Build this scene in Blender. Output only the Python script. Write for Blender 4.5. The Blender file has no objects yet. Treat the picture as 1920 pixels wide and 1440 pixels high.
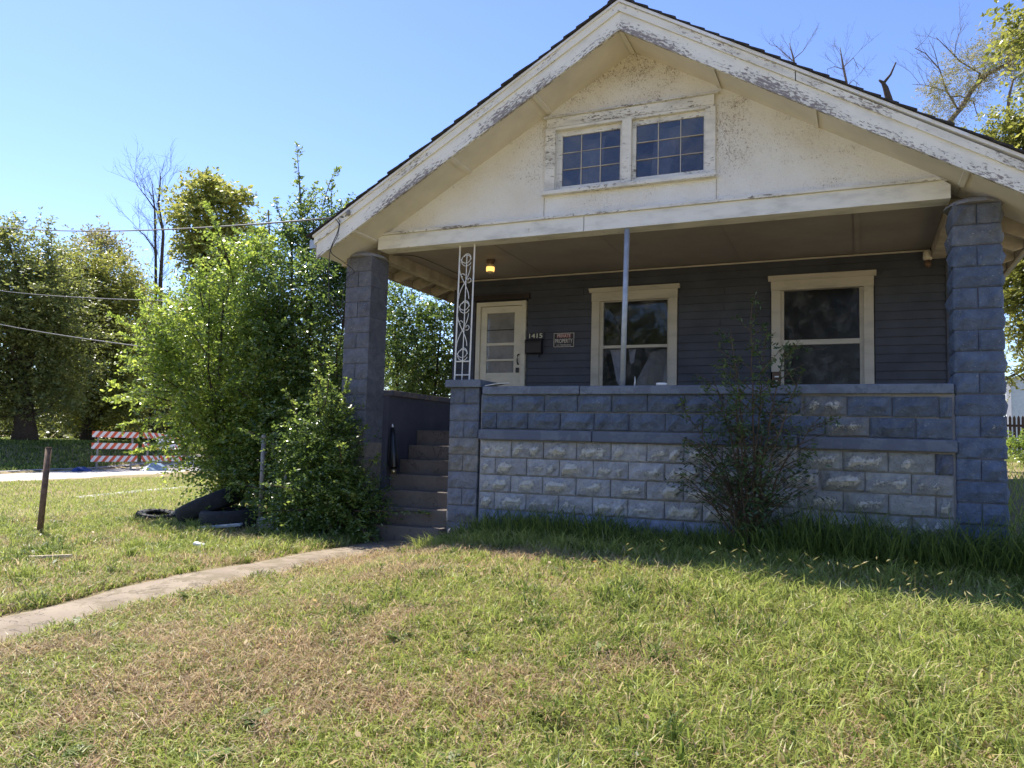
import bpy, bmesh, math, random
import numpy as np
from mathutils import Matrix, Vector

R = math.radians
random.seed(7)
rng = np.random.default_rng(11)
scene = bpy.context.scene
COL = scene.collection

# ------------------------------------------------------------------ camera
cam_d = bpy.data.cameras.new("camera")
cam_d.sensor_width = 36.0
cam_d.lens = 1470.0 / 1920.0 * 36.0
cam_d.clip_start = 0.05
cam_d.clip_end = 2000.0
cam = bpy.data.objects.new("camera", cam_d)
COL.objects.link(cam)
M = Matrix(((0.91493029, 0.40276551, 0.02612494),
            (-0.00749869, 0.08167952, -0.99663044),
            (-0.40354224, 0.91165147, 0.07775128)))      # rows: right, down, forward
cam.matrix_world = Matrix(((M[0][0], -M[1][0], -M[2][0], 4.5976),
                           (M[0][1], -M[1][1], -M[2][1], -8.4786),
                           (M[0][2], -M[1][2], -M[2][2], 1.0),
                           (0, 0, 0, 1)))
scene.camera = cam

# ------------------------------------------------------------------ light
SUN_TO = Vector((-0.62, 0.27, 1.0)).normalized()          # direction towards the sun
elev = math.asin(SUN_TO.z)
azim = math.atan2(SUN_TO.x, SUN_TO.y)                      # clockwise from +Y
world = bpy.data.worlds.new("World")
scene.world = world
world.use_nodes = True
wn = world.node_tree
sky = wn.nodes.new("ShaderNodeTexSky")
sky.sky_type = 'NISHITA'
sky.sun_disc = False
sky.sun_elevation = elev
sky.sun_rotation = azim
sky.altitude = 150
sky.air_density = 1.0
sky.dust_density = 0.2
sky.ozone_density = 3.0
bg = wn.nodes["Background"]
bg.inputs["Strength"].default_value = 0.122
hsv = wn.nodes.new("ShaderNodeHueSaturation")
hsv.inputs["Saturation"].default_value = 1.12
hsv.inputs["Hue"].default_value = .516
wn.links.new(sky.outputs[0], hsv.inputs["Color"])
wn.links.new(hsv.outputs[0], bg.inputs[0])
sun_d = bpy.data.lights.new("sun", 'SUN')
sun_d.energy = 5.0
sun_d.angle = R(0.5)
sun_d.color = (1.0, 0.94, 0.84)
sun = bpy.data.objects.new("sun", sun_d)
sun.rotation_euler = (-SUN_TO).to_track_quat('-Z', 'Y').to_euler()
sun.location = (-20, 6, 30)
COL.objects.link(sun)
vs = scene.view_settings
vs.view_transform = 'Standard'
vs.look = 'None'
vs.exposure = 1.1
vs.gamma = 1.0
vs.use_curve_mapping = False

# ------------------------------------------------------------------ node helpers
class NT:
    def __init__(s, name, disp=False):
        s.m = bpy.data.materials.new(name)
        s.m.use_nodes = True
        s.t = s.m.node_tree
        s.b = s.t.nodes["Principled BSDF"]
        s.out = s.t.nodes["Material Output"]
    def n(s, kind, **kw):
        nd = s.t.nodes.new("ShaderNode" + kind)
        for k, v in kw.items():
            setattr(nd, k, v)
        return nd
    def set(s, inp, v):
        if isinstance(v, bpy.types.NodeSocket):
            s.t.links.new(v, inp)
        elif isinstance(v, (tuple, list)) and len(v) == 3 and inp.type == 'RGBA':
            inp.default_value = (*v, 1)
        else:
            inp.default_value = v
    def pos(s):
        return s.n("NewGeometry").outputs["Position"]
    def obj(s):
        return s.n("TexCoord").outputs["Object"]
    def scaled(s, vec, sc):
        nd = s.n("Mapping")
        s.set(nd.inputs["Vector"], vec)
        nd.inputs["Scale"].default_value = sc
        return nd.outputs[0]
    def noise(s, scale, detail=4, rough=.55, vec=None, dist=0.0):
        nd = s.n("TexNoise")
        nd.inputs["Scale"].default_value = scale
        nd.inputs["Detail"].default_value = detail
        nd.inputs["Roughness"].default_value = rough
        nd.inputs["Distortion"].default_value = dist
        if vec is not None:
            s.set(nd.inputs["Vector"], vec)
        return nd.outputs["Fac"]
    def math(s, op, a, b=0.0, c=None, clamp=False):
        nd = s.n("Math", operation=op, use_clamp=clamp)
        s.set(nd.inputs[0], a)
        s.set(nd.inputs[1], b)
        if c is not None:
            s.set(nd.inputs[2], c)
        return nd.outputs[0]
    def step(s, v, lo, hi):
        nd = s.n("MapRange", interpolation_type='SMOOTHSTEP')
        s.set(nd.inputs["Value"], v)
        s.set(nd.inputs["From Min"], lo)
        s.set(nd.inputs["From Max"], hi)
        return nd.outputs[0]
    def mix(s, f, a, b, mode='MIX'):
        nd = s.n("Mix", data_type='RGBA', blend_type=mode)
        s.set(nd.inputs[0], f)
        s.set(nd.inputs[6], a)
        s.set(nd.inputs[7], b)
        return nd.outputs[2]
    def ramp(s, f, stops):
        nd = s.n("ValToRGB")
        s.set(nd.inputs[0], f)
        el = nd.color_ramp.elements
        while len(el) < len(stops):
            el.new(.5)
        for e, (p, c) in zip(el, stops):
            e.position = p
            e.color = (*c, 1)
        return nd.outputs[0]
    def bump(s, h, strength=.5, dist=.01):
        nd = s.n("Bump")
        nd.inputs["Strength"].default_value = strength
        nd.inputs["Distance"].default_value = dist
        s.set(nd.inputs["Height"], h)
        s.set(s.b.inputs["Normal"], nd.outputs[0])
    def base(s, col, rough=.7, spec=.3, metal=0.0):
        s.set(s.b.inputs["Base Color"], col)
        s.set(s.b.inputs["Roughness"], rough)
        s.b.inputs["Specular IOR Level"].default_value = spec
        s.b.inputs["Metallic"].default_value = metal
        return s.m

def m_plain(name, col, rough=.6, spec=.35, metal=0.0, var=.25, scale=9, bump=.0):
    k = NT(name)
    f = k.noise(scale, 5, .6, k.pos())
    a = tuple(c * (1 - var) for c in col)
    b = tuple(min(1, c * (1 + var)) for c in col)
    if bump:
        k.bump(k.noise(scale * 8, 4, .6, k.pos()), bump, .004)
    return k.base(k.ramp(f, [(.3, a), (.7, b)]), rough, spec, metal)

def m_peel(name, paint, wood, amount, stretch=(1.5, 4.5, 4.5), edge=0.0, dirt=.25):
    """old oil paint that has flaked off in patches along the board (local x runs along the board)"""
    k = NT(name)
    oc = k.n("ObjectInfo")
    v = k.n("VectorMath", operation='ADD')
    k.set(v.inputs[0], k.obj())
    rnd = k.math('MULTIPLY', oc.outputs["Random"], 40.0)
    cb = k.n("CombineXYZ")
    k.set(cb.inputs[0], rnd)
    k.set(v.inputs[1], cb.outputs[0])
    p = v.outputs[0]
    fine = k.noise(11, 9, .72, k.scaled(p, stretch), .4)
    big = k.noise(1.1, 3, .5, k.scaled(p, (1, 2.2, 2.2)))
    sx = k.n("SeparateXYZ")
    k.set(sx.inputs[0], k.obj())
    low = k.math('MULTIPLY', k.math('ADD', sx.outputs["Z"], .2 if edge else 0.0), -edge)
    s = k.math('ADD', k.math('ADD', k.math('MULTIPLY', fine, .75), k.math('MULTIPLY', big, .42)), low)
    mask = k.step(s, .945 - amount, .975 - amount)
    soil = k.noise(2.5, 6, .6, k.scaled(p, (1, 3, 3)))
    dirtc = tuple(c * .62 for c in paint)
    pc = k.mix(k.math('MULTIPLY', k.step(soil, .42, .75), dirt * 2), paint, dirtc)
    grain = k.noise(14, 4, .6, k.scaled(p, (.4, 8, 8)))
    wc = k.mix(grain, tuple(c * .55 for c in wood), tuple(c * 1.45 for c in wood))
    k.bump(k.math('ADD', k.math('MULTIPLY', mask, -1.0), k.math('MULTIPLY', grain, .25)), .55, .004)
    return k.base(k.mix(mask, pc, wc), .62, .3)

def m_leaf(name, dark, mid, light, trans=.4, rough=.38, spec=.5):
    k = NT(name)
    at = k.n("Attribute", attribute_name="tone")
    c = k.ramp(at.outputs["Fac"], [(0, dark), (.5, mid), (1, light)])
    k.base(c, rough, spec)
    tr = k.n("BsdfTranslucent")
    hs = k.n("HueSaturation")
    hs.inputs["Hue"].default_value = .485
    hs.inputs["Saturation"].default_value = 1.1
    hs.inputs["Value"].default_value = 1.6
    k.set(hs.inputs["Color"], c)
    k.set(tr.inputs[0], hs.outputs[0])
    mx = k.n("MixShader")
    mx.inputs[0].default_value = trans
    k.t.links.new(k.b.outputs[0], mx.inputs[1])
    k.t.links.new(tr.outputs[0], mx.inputs[2])
    k.t.links.new(mx.outputs[0], k.out.inputs[0])
    return k.m

# ------------------------------------------------------------------ object helpers
ORG = {}                                  # world origin of every object that can be a parent

def tag(o, label=None, cat=None, group=None, kind=None):
    if label: o["label"] = label
    if cat: o["category"] = cat
    if group: o["group"] = group
    if kind: o["kind"] = kind
    return o

def empty(name, loc, label, cat, group=None):
    o = bpy.data.objects.new(name, None)
    o.empty_display_size = .2
    o.location = loc
    COL.objects.link(o)
    ORG[o] = Vector(loc)
    return tag(o, label, cat, group)

class MB:
    def __init__(s):
        s.v = []; s.f = []; s.sm = []
    def add(s, verts, faces, smooth=False):
        k = len(s.v)
        s.v += [tuple(p) for p in verts]
        s.f += [tuple(i + k for i in f) for f in faces]
        s.sm += [smooth] * len(faces)
        return s
    def box(s, x0, x1, y0, y1, z0, z1):
        v = [(x, y, z) for z in (z0, z1) for y in (y0, y1) for x in (x0, x1)]
        return s.add(v, [(0, 2, 3, 1), (4, 5, 7, 6), (0, 1, 5, 4), (2, 6, 7, 3), (0, 4, 6, 2), (1, 3, 7, 5)])
    def prism(s, poly, axis, a, b):
        """poly: 2D points (counter-clockwise or not) extruded along an axis"""
        n = len(poly)
        def mk(p, t):
            return {'x': (t, p[0], p[1]), 'y': (p[0], t, p[1]), 'z': (p[0], p[1], t)}[axis]
        v = [mk(p, a) for p in poly] + [mk(p, b) for p in poly]
        f = [tuple(range(n)), tuple(range(2 * n - 1, n - 1, -1))]
        f += [(i, i + n, (i + 1) % n + n, (i + 1) % n) for i in range(n)]
        return s.add(v, f)
    def tube(s, pts, rad, sides=6, cap=True, smooth=True):
        pts = [Vector(p) for p in pts]
        n = len(pts)
        if not hasattr(rad, '__len__'):
            rad = [rad] * n
        ref = Vector((0.13, 0.31, 0.94))
        v = []
        for i, p in enumerate(pts):
            d = (pts[min(i + 1, n - 1)] - pts[max(i - 1, 0)]).normalized()
            a = d.cross(ref)
            if a.length < .15:
                a = d.cross(Vector((1, 0, 0)))
            a.normalize()
            b = d.cross(a)
            for k in range(sides):
                t = 2 * math.pi * k / sides
                v.append(p + (a * math.cos(t) + b * math.sin(t)) * rad[i])
        f = []
        for i in range(n - 1):
            for k in range(sides):
                k2 = (k + 1) % sides
                f.append((i * sides + k, i * sides + k2, (i + 1) * sides + k2, (i + 1) * sides + k))
        if cap:
            f.append(tuple(range(sides - 1, -1, -1)))
            f.append(tuple(range((n - 1) * sides, n * sides)))
        return s.add(v, f, smooth)
    def lathe(s, prof, c, sides=20, axis='z', smooth=True):
        v = []
        for r, h in prof:
            for k in range(sides):
                t = 2 * math.pi * k / sides
                q = (r * math.cos(t), r * math.sin(t), h)
                v.append((c[0] + q[0], c[1] + q[1], c[2] + q[2]))
        f = []
        for i in range(len(prof) - 1):
            for k in range(sides):
                k2 = (k + 1) % sides
                f.append((i * sides + k, i * sides + k2, (i + 1) * sides + k2, (i + 1) * sides + k))
        f.append(tuple(range(sides - 1, -1, -1)))
        f.append(tuple(range((len(prof) - 1) * sides, len(prof) * sides)))
        return s.add(v, f, smooth)
    def build(s, name, mat, parent=None, rot=None, pivot=None, bevel=0.0, color=None):
        """links the collected shapes as one object whose origin is the middle of its box;
        rot: the shapes were given in a local frame at pivot and are turned by this Euler there"""
        V = np.array(s.v, float)
        if pivot is None:
            o0 = (V.min(0) + V.max(0)) / 2
            V = V - o0
        else:
            o0 = np.array(pivot, float)
        me = bpy.data.meshes.new(name)
        me.from_pydata(V.tolist(), [], s.f)
        if any(s.sm):
            me.polygons.foreach_set("use_smooth", s.sm)
        if bevel:
            bm = bmesh.new()
            bm.from_mesh(me)
            bmesh.ops.bevel(bm, geom=bm.edges[:], offset=bevel, segments=2, affect='EDGES', profile=.5)
            bm.to_mesh(me)
            bm.free()
        if mat: me.materials.append(mat)
        return link(name, me, Vector(o0), parent, rot, color)

def link(name, me, origin, parent=None, rot=None, color=None):
    o = bpy.data.objects.new(name, me)
    COL.objects.link(o)
    ORG[o] = Vector(origin)
    if parent is not None:
        o.parent = parent
        o.location = Vector(origin) - ORG[parent]
    else:
        o.location = origin
    if rot is not None:
        o.rotation_euler = rot
    if color is not None:
        o.color = color
    return o

def bx(x0, x1, y0, y1, z0, z1, name, mat, parent=None, **kw):
    return MB().box(x0, x1, y0, y1, z0, z1).build(name, mat, parent, **kw)

def np_mesh(name, V, nper, tone=None, rgb=None, mat=None):
    """fast mesh of equal faces: nper vertices per face, consecutive"""
    V = np.asarray(V, np.float32)
    nv = len(V)
    nf = nv // nper
    me = bpy.data.meshes.new(name)
    me.vertices.add(nv)
    me.vertices.foreach_set("co", V.ravel())
    me.loops.add(nv)
    me.loops.foreach_set("vertex_index", np.arange(nv, dtype=np.int32))
    me.polygons.add(nf)
    me.polygons.foreach_set("loop_start", np.arange(nf, dtype=np.int32) * nper)
    me.polygons.foreach_set("loop_total", np.full(nf, nper, np.int32))
    me.update(calc_edges=True)
    if tone is not None:
        a = me.attributes.new("tone", 'FLOAT', 'POINT')
        a.data.foreach_set("value", np.asarray(tone, np.float32))
    if rgb is not None:
        a = me.attributes.new("tint", 'FLOAT_COLOR', 'POINT')
        a.data.foreach_set("color", np.concatenate([rgb, np.ones((nv, 1))], 1).astype(np.float32).ravel())
    if mat: me.materials.append(mat)
    return me

# value noise on the plane
_perm = rng.random((256, 256))
def vnoise(x, y, sc):
    x = np.asarray(x, float) * sc + 1000.3; y = np.asarray(y, float) * sc + 1000.7
    xi = np.floor(x).astype(int); yi = np.floor(y).astype(int)
    fx = x - xi; fy = y - yi
    fx = fx * fx * (3 - 2 * fx); fy = fy * fy * (3 - 2 * fy)
    g = lambda a, b: _perm[a % 256, b % 256]
    return (g(xi, yi) * (1 - fx) + g(xi + 1, yi) * fx) * (1 - fy) + (g(xi, yi + 1) * (1 - fx) + g(xi + 1, yi + 1) * fx) * fy
def fbm(x, y, sc, o=3):
    s = 0; a = .5; t = 0
    for i in range(o):
        s = s + a * vnoise(x, y, sc * 2 ** i); t += a; a *= .55
    return s / t
def S(t):
    t = np.clip(t, 0, 1)
    return t * t * (3 - 2 * t)

ROAD = lambda y: -20.6 - .28 * (y - 9)
def walk_x(y):                                     # middle of the front walk
    return -.52 - .055 * np.maximum(0, -y - 1.3)
def gz(x, y):
    x = np.asarray(x, float); y = np.asarray(y, float)
    z = -.22 + .17 * S((x - .05) / 1.0) * S((y + 6) / 4.0)
    z = z - .33 * S((-2.5 - y) / 6)
    z = z - .18 * S((-x - 5) / 8)
    z = z + .95 * S((-x - 24.4 + .28 * (9 - y) * -1 * 0) / 5)
    z = z + .95 * S((x - 4.8) / 2.5) * S((y - 1) / 16)
    z = z - .10 * S((x - 2.5) / 3) * S((-.5 - y) / 1.0) * S((y + 5) / 2)
    und = .07 * (fbm(x, y, .55, 3) - .5)
    far = S((np.abs(x) + np.abs(y) - 60) / 60)
    return z + und * (1 - far)

# ------------------------------------------------------------------ materials
def mk_block():
    k = NT("painted_rock_block")
    oi = k.n("ObjectInfo")
    p = k.pos()
    raised = k.n("Attribute", attribute_name="tone").outputs["Fac"]
    chip = k.noise(46, 7, .74, p, .4)
    med = k.noise(6, 4, .6, p)
    relief = k.step(raised, .25, 1.0)
    s = k.math('ADD', k.math('MULTIPLY', chip, 1.1), k.math('MULTIPLY', med, .25))
    s = k.math('ADD', s, k.math('MULTIPLY', relief, .30))
    thr = k.math('SUBTRACT', 1.205, k.math('MULTIPLY', oi.outputs["Alpha"], .37))
    mask = k.step(s, thr, k.math('ADD', thr, .05))
    tone = k.noise(9, 7, .68, p, .3)
    pc = k.mix(1.0, oi.outputs["Color"], k.ramp(tone, [(.3, (.62, .62, .64)), (.7, (1.22, 1.2, 1.17))]), 'MULTIPLY')
    spot = k.noise(60, 3, .5, p)
    pc = k.mix(k.math('MULTIPLY', k.step(spot, .62, .74), .35), pc, (.5, .5, .48))
    worn = k.mix(k.noise(30, 4, .6, p), (.36, .34, .29), (.70, .68, .61))
    k.bump(k.math('ADD', k.noise(24, 7, .68, p), k.math('MULTIPLY', mask, -.25)), 1.0, .03)
    return k.base(k.mix(mask, pc, worn), .72, .3)
M_BLOCK = mk_block()

def mk_concrete(name, a, b, paint=None, amt=.5, crack=0.0):
    k = NT(name)
    p = k.pos()
    c = k.ramp(k.noise(2.4, 7, .62, p), [(.28, a), (.72, b)])
    c = k.mix(k.math('MULTIPLY', k.step(k.noise(45, 3, .5, p), .58, .72), .4), c, tuple(x * .55 for x in a))
    if paint:
        msk = k.step(k.noise(5, 8, .7, p, .3), amt - .03, amt + .03)
        c = k.mix(msk, c, paint)
    if crack:
        d = k.math('ABSOLUTE', k.math('SUBTRACT', k.noise(1.6, 6, .6, p, .4), .5))
        c = k.mix(k.math('MULTIPLY', k.step(d, .007, .002), crack), c, tuple(x * .3 for x in a))
        c = k.mix(k.math('MULTIPLY', k.step(k.noise(4, 6, .7, p), .55, .7), .4), c, tuple(x * .6 for x in a))
    k.bump(k.noise(70, 5, .65, p), .5, .004)
    return k.base(c, .8, .25)
M_COPING = mk_concrete("painted_coping", (.128, .15, .195), (.18, .205, .255), (.118, .138, .18), .52)
M_BAND = mk_concrete("painted_band", (.11, .128, .17), (.155, .175, .22), (.105, .122, .165), .5)
M_MORTAR = mk_concrete("mortar", (.2, .2, .22), (.33, .33, .35))
M_MORTAR_B = mk_concrete("painted_mortar", (.11, .12, .17), (.19, .2, .26))
M_STEP = mk_concrete("worn_step_concrete", (.12, .098, .08), (.185, .155, .13), (.13, .115, .11), .6, .5)
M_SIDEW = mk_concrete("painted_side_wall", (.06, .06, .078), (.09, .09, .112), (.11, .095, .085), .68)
M_CAPW = mk_concrete("side_wall_cap", (.13, .105, .09), (.2, .165, .14), (.1, .095, .11), .5)
M_FLOOR = mk_concrete("porch_floor", (.13, .13, .14), (.22, .21, .2))
M_WALK = mk_concrete("walk_concrete", (.18, .14, .10), (.29, .235, .17), (.17, .135, .085), .52, .8)
M_ROAD = mk_concrete("street_concrete", (.36, .33, .30), (.50, .46, .42))
M_KERB = mk_concrete("kerb_concrete", (.22, .21, .2), (.34, .32, .3))
M_RAKE = m_peel("peeling_rake_paint", (.80, .78, .70), (.27, .24, .23), .285, edge=.75)
M_RAKE2 = m_peel("peeling_moulding_paint", (.78, .76, .68), (.29, .25, .22), .285)
M_TRIM = m_peel("peeling_trim_paint", (.74, .72, .66), (.22, .19, .16), .30, dirt=.45)
M_BEAM = m_peel("peeling_beam_paint", (.76, .75, .70), (.25, .2, .15), .25, dirt=.4)
M_CASING = m_peel("window_casing_paint", (.52, .475, .40), (.28, .23, .18), .18, dirt=.3)
M_DOORP = m_peel("door_paint", (.66, .61, .50), (.3, .27, .22), .04, dirt=.2)
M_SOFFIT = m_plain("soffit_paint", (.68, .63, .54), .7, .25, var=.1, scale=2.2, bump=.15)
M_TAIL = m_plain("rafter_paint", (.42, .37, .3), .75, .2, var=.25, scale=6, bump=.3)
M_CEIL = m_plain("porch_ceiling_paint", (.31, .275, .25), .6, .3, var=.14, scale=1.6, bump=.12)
M_SIDING = m_plain("siding_paint", (.062, .066, .083), .6, .35, var=.22, scale=3.5, bump=.2)
M_DARKTRIM = m_plain("dark_door_frame", (.03, .022, .02), .6, .3)
M_SHINGLE = m_plain("asphalt_shingle", (.045, .042, .043), .9, .2, var=.4, scale=25, bump=.6)
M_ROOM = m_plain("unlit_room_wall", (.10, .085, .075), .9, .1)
M_CURT = m_plain("faded_curtain", (.42, .44, .48), .9, .1, var=.3, scale=5)
M_BLIND = m_plain("pale_door_blind", (.52, .50, .42), .85, .15, var=.12, scale=3)
M_STEEL = m_plain("galvanised_steel", (.36, .40, .46), .45, .5, .25, var=.18, scale=12, bump=.2)
M_RUST = m_plain("rusty_steel", (.16, .105, .075), .75, .3, .2, var=.4, scale=16, bump=.5)
M_GREYPOST = m_plain("dull_grey_steel", (.27, .25, .22), .6, .4, .2, var=.3, scale=14, bump=.3)
M_WHITEIRON = m_peel("flaking_white_iron", (.72, .71, .68), (.25, .15, .1), .14, (6, 6, 6))
M_RUBBER = m_plain("old_tyre_rubber", (.022, .022, .024), .75, .3, var=.35, scale=12, bump=.4)
M_BLACK = m_plain("black_plastic", (.012, .012, .014), .35, .5, var=.2)
M_BRASS = m_plain("brass", (.62, .48, .26), .3, .5, .9, var=.15)
M_WHITE = m_plain("white_plastic", (.78, .78, .78), .5, .4, var=.06)
M_MAILB = m_plain("mailbox_enamel", (.022, .02, .026), .5, .4, var=.2)
M_CABLE = m_plain("cable_sheath", (.05, .05, .052), .6, .3, var=.3)
M_CABLE_G = m_plain("weathered_cable", (.13, .13, .135), .6, .3, var=.3)
M_BARK = m_plain("bark", (.075, .058, .047), .9, .15, var=.45, scale=18, bump=.8)
M_BARK_G = m_plain("grey_bark", (.15, .125, .11), .9, .15, var=.4, scale=18, bump=.8)
M_TWIG = m_plain("twig", (.11, .075, .05), .85, .2, var=.3, scale=20)

def mk_stucco():
    k = NT("weathered_stucco")
    p = k.pos()
    sx = k.n("SeparateXYZ")
    k.set(sx.inputs[0], p)
    big = k.noise(.9, 5, .6, p)
    c = k.ramp(big, [(.34, (.75, .71, .62)), (.60, (.82, .81, .77))])
    fleck = k.noise(62, 6, .72, k.scaled(p, (1.2, 1, .8)), .9)
    patch = k.noise(1.3, 5, .62, p, .5)
    hi = k.step(sx.outputs["Z"], 3.9, 5.3)
    wet = k.math('ADD', k.math('MULTIPLY', patch, .40), k.math('MULTIPLY', hi, .07))
    msk = k.step(k.math('ADD', k.math('MULTIPLY', fleck, .75), wet), .665, .735)
    c = k.mix(k.math('MULTIPLY', k.step(wet, .2, .34), .25), c, (.56, .46, .32))
    c = k.mix(k.math('MULTIPLY', msk, .85), c, (.22, .16, .11))
    grit = k.noise(80, 3, .6, p)
    c = k.mix(k.math('MULTIPLY', k.step(grit, .55, .7), .3), c, (.36, .32, .26))
    k.bump(k.math('ADD', k.noise(60, 6, .7, p), k.math('MULTIPLY', k.noise(16, 3, .6, p), .8)), .8, .012)
    return k.base(c, .85, .2)
M_STUCCO = mk_stucco()

def mk_glass(name, dark=.55, ior=1.36, rough=.03):
    k = NT(name)
    gl = k.n("BsdfGlossy")
    gl.inputs["Roughness"].default_value = rough
    gl.inputs["Color"].default_value = (.95, .97, 1, 1)
    tr = k.n("BsdfTransparent")
    tr.inputs[0].default_value = (dark, dark, dark * 1.04, 1)
    fr = k.n("Fresnel")
    fr.inputs["IOR"].default_value = ior
    bp = k.n("Bump")
    bp.inputs["Strength"].default_value = .05
    bp.inputs["Distance"].default_value = .02
    k.set(bp.inputs["Height"], k.noise(4, 2, .5, k.pos()))
    k.t.links.new(bp.outputs[0], gl.inputs["Normal"])
    dust = k.n("BsdfDiffuse")
    dust.inputs[0].default_value = (.4, .4, .4, 1)
    mx = k.n("MixShader")
    k.t.links.new(fr.outputs[0], mx.inputs[0])
    k.t.links.new(tr.outputs[0], mx.inputs[1])
    k.t.links.new(gl.outputs[0], mx.inputs[2])
    mx2 = k.n("MixShader")
    k.set(mx2.inputs[0], k.math('ADD', k.math('MULTIPLY', k.step(k.noise(5, 7, .65, k.pos(), .6), .42, .75), .14), k.math('MULTIPLY', k.math('POWER', k.n('ObjectInfo').outputs['Random'], 2.0), .10)))
    k.t.links.new(mx.outputs[0], mx2.inputs[1])
    k.t.links.new(dust.outputs[0], mx2.inputs[2])
    k.t.links.new(mx2.outputs[0], k.out.inputs[0])
    return k.m
M_GLASS = mk_glass("window_glass", .86)
M_GLASS_D = mk_glass("dusty_window_glass", .86, 1.2, .13)
M_GLASS_G = mk_glass("gable_window_glass", .7, 1.62)

def mk_ground():
    k = NT("lawn_soil")
    p = k.pos()
    a = k.noise(.9, 6, .6, p)
    b = k.noise(14, 6, .7, p)
    c = k.ramp(a, [(.3, (.26, .19, .115)), (.5, (.22, .19, .085)), (.7, (.12, .135, .045))])
    c = k.mix(k.step(b, .35, .7), c, (.36, .27, .17))
    k.bump(k.noise(24, 6, .7, p), 1.0, .03)
    return k.base(c, .95, .1)
M_GROUND = mk_ground()

def mk_tint(name, rough=.6, trans=.35):
    k = NT(name)
    at = k.n("Attribute", attribute_name="tint")
    k.base(at.outputs["Color"], rough, .3)
    tr = k.n("BsdfTranslucent")
    k.set(tr.inputs[0], at.outputs["Color"])
    mx = k.n("MixShader")
    mx.inputs[0].default_value = trans
    k.t.links.new(k.b.outputs[0], mx.inputs[1])
    k.t.links.new(tr.outputs[0], mx.inputs[2])
    k.t.links.new(mx.outputs[0], k.out.inputs[0])
    return k.m
M_GRASS = mk_tint("grass_blade", .45, .5)

M_ELM = m_leaf("elm_leaf", (.035, .07, .02), (.105, .165, .045), (.24, .31, .085), .48, .25, .75)
M_ELM_Y = m_leaf("young_elm_leaf", (.06, .115, .026), (.17, .245, .055), (.36, .44, .11), .52, .26, .7)
M_ELM_D = m_leaf("sapling_leaf", (.03, .06, .024), (.06, .105, .036), (.11, .16, .05), .35, .35, .5)
M_MULB = m_leaf("broad_leaf", (.065, .09, .03), (.14, .17, .055), (.25, .27, .085), .5, .4, .45)
M_GOLD = m_leaf("yellowing_leaf", (.10, .135, .035), (.21, .24, .065), (.36, .35, .10), .5, .45, .4)
M_OLIVE = m_leaf("grey_olive_leaf", (.12, .125, .05), (.22, .22, .09), (.32, .30, .15), .4, .5, .35)
M_BUSHR = m_leaf("bush_leaf", (.085, .105, .026), (.18, .20, .05), (.30, .31, .09), .5, .38, .5)

# ================================================================== SETTING
def grid_axis(lo, hi, near_lo, near_hi, step, growth=1.22):
    a = list(np.arange(near_lo, near_hi, step))
    s = step; x = a[-1]
    while x < hi:
        s *= growth; x += s; a.append(x)
    s = step; x = near_lo; pre = []
    while x > lo:
        s *= growth; x -= s; pre.append(x)
    return np.array(pre[::-1] + a)
gx = grid_axis(-700, 700, -30, 10, .3)
gy = grid_axis(-700, 900, -9, 24, .3)
GX, GY = np.meshgrid(gx, gy)
GZ = gz(GX, GY)
onroad = np.abs(GX - ROAD(GY)) < 2.2
GZ = np.where(onroad, GZ - .10, GZ)
nx_, ny_ = len(gx), len(gy)
me = bpy.data.meshes.new("ground")
idx = np.arange(nx_ * ny_).reshape(ny_, nx_)
F = np.stack([idx[:-1, :-1], idx[:-1, 1:], idx[1:, 1:], idx[1:, :-1]], -1).reshape(-1, 4)
me.from_pydata(np.stack([GX, GY, GZ], -1).reshape(-1, 3).tolist(), [], F.tolist())
me.polygons.foreach_set("use_smooth", [True] * len(F))
me.materials.append(M_GROUND)
o = link("ground", me, (0, 0, 0)); tag(o, kind="structure")

def strip(name, ys, xl, xr, lift, mat, th=.0):
    mb = MB()
    v = []; f = []
    n = 5
    for i, y in enumerate(ys):
        for j in range(n):
            x = xl[i] + (xr[i] - xl[i]) * j / (n - 1)
            v.append((x, y, float(gz(x, y)) + lift - (.03 if j in (0, n - 1) else 0)))
    for i in range(len(ys) - 1):
        for j in range(n - 1):
            f.append((i * n + j, i * n + j + 1, (i + 1) * n + j + 1, (i + 1) * n + j))
    mb.add(v, f, True)
    return tag(mb.build(name, mat), kind="structure")
ys = np.arange(-9.5, .01, .12)
def wl(y): return walk_x(y) - .36 - .10 * (vnoise(y, 0 * y, 1.7) - .5) - .05 * (vnoise(y, 0 * y, 6) - .5)
def wr(y): return walk_x(y) + .35 + .14 * (vnoise(y, 0 * y + 9, 1.3) - .5) + .06 * (vnoise(y, 0 * y + 9, 6) - .5)
strip("front_walk", ys, wl(ys), wr(ys), .022, M_WALK)
ys = np.arange(-60, 90, .6)
strip("street", ys, ROAD(ys) - 2.3, ROAD(ys) + 2.3, -.05, M_ROAD)
ys = np.arange(-60, 90, .6)
strip("kerb", ys, ROAD(ys) - 2.55, ROAD(ys) - 2.3, .02, M_KERB)
ys = np.arange(3.5, 9.5, .2)
strip("side_path", ys, -12.3 - .28 * (ys - 6.7), -11.75 - .28 * (ys - 6.7), .02, M_ROAD)

# ================================================================== HOUSE
HO = Vector((2.2, 2.4, 0))
house = empty("bungalow", HO, "old white gabled bungalow with a deep porch on painted grey-blue rock-face blocks", "house")
PX = 2.24                                  # ridge
SL, SR = .573, .602                        # slopes of the two sides
ZR = 5.905                                 # top of the rake at the ridge
def roof_top(x): return ZR - (SL * (PX - x) if x < PX else SR * (x - PX))
def soffit_z(x): return 5.60 - (.571 * (PX - x) if x < PX else .597 * (x - PX))

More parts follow.
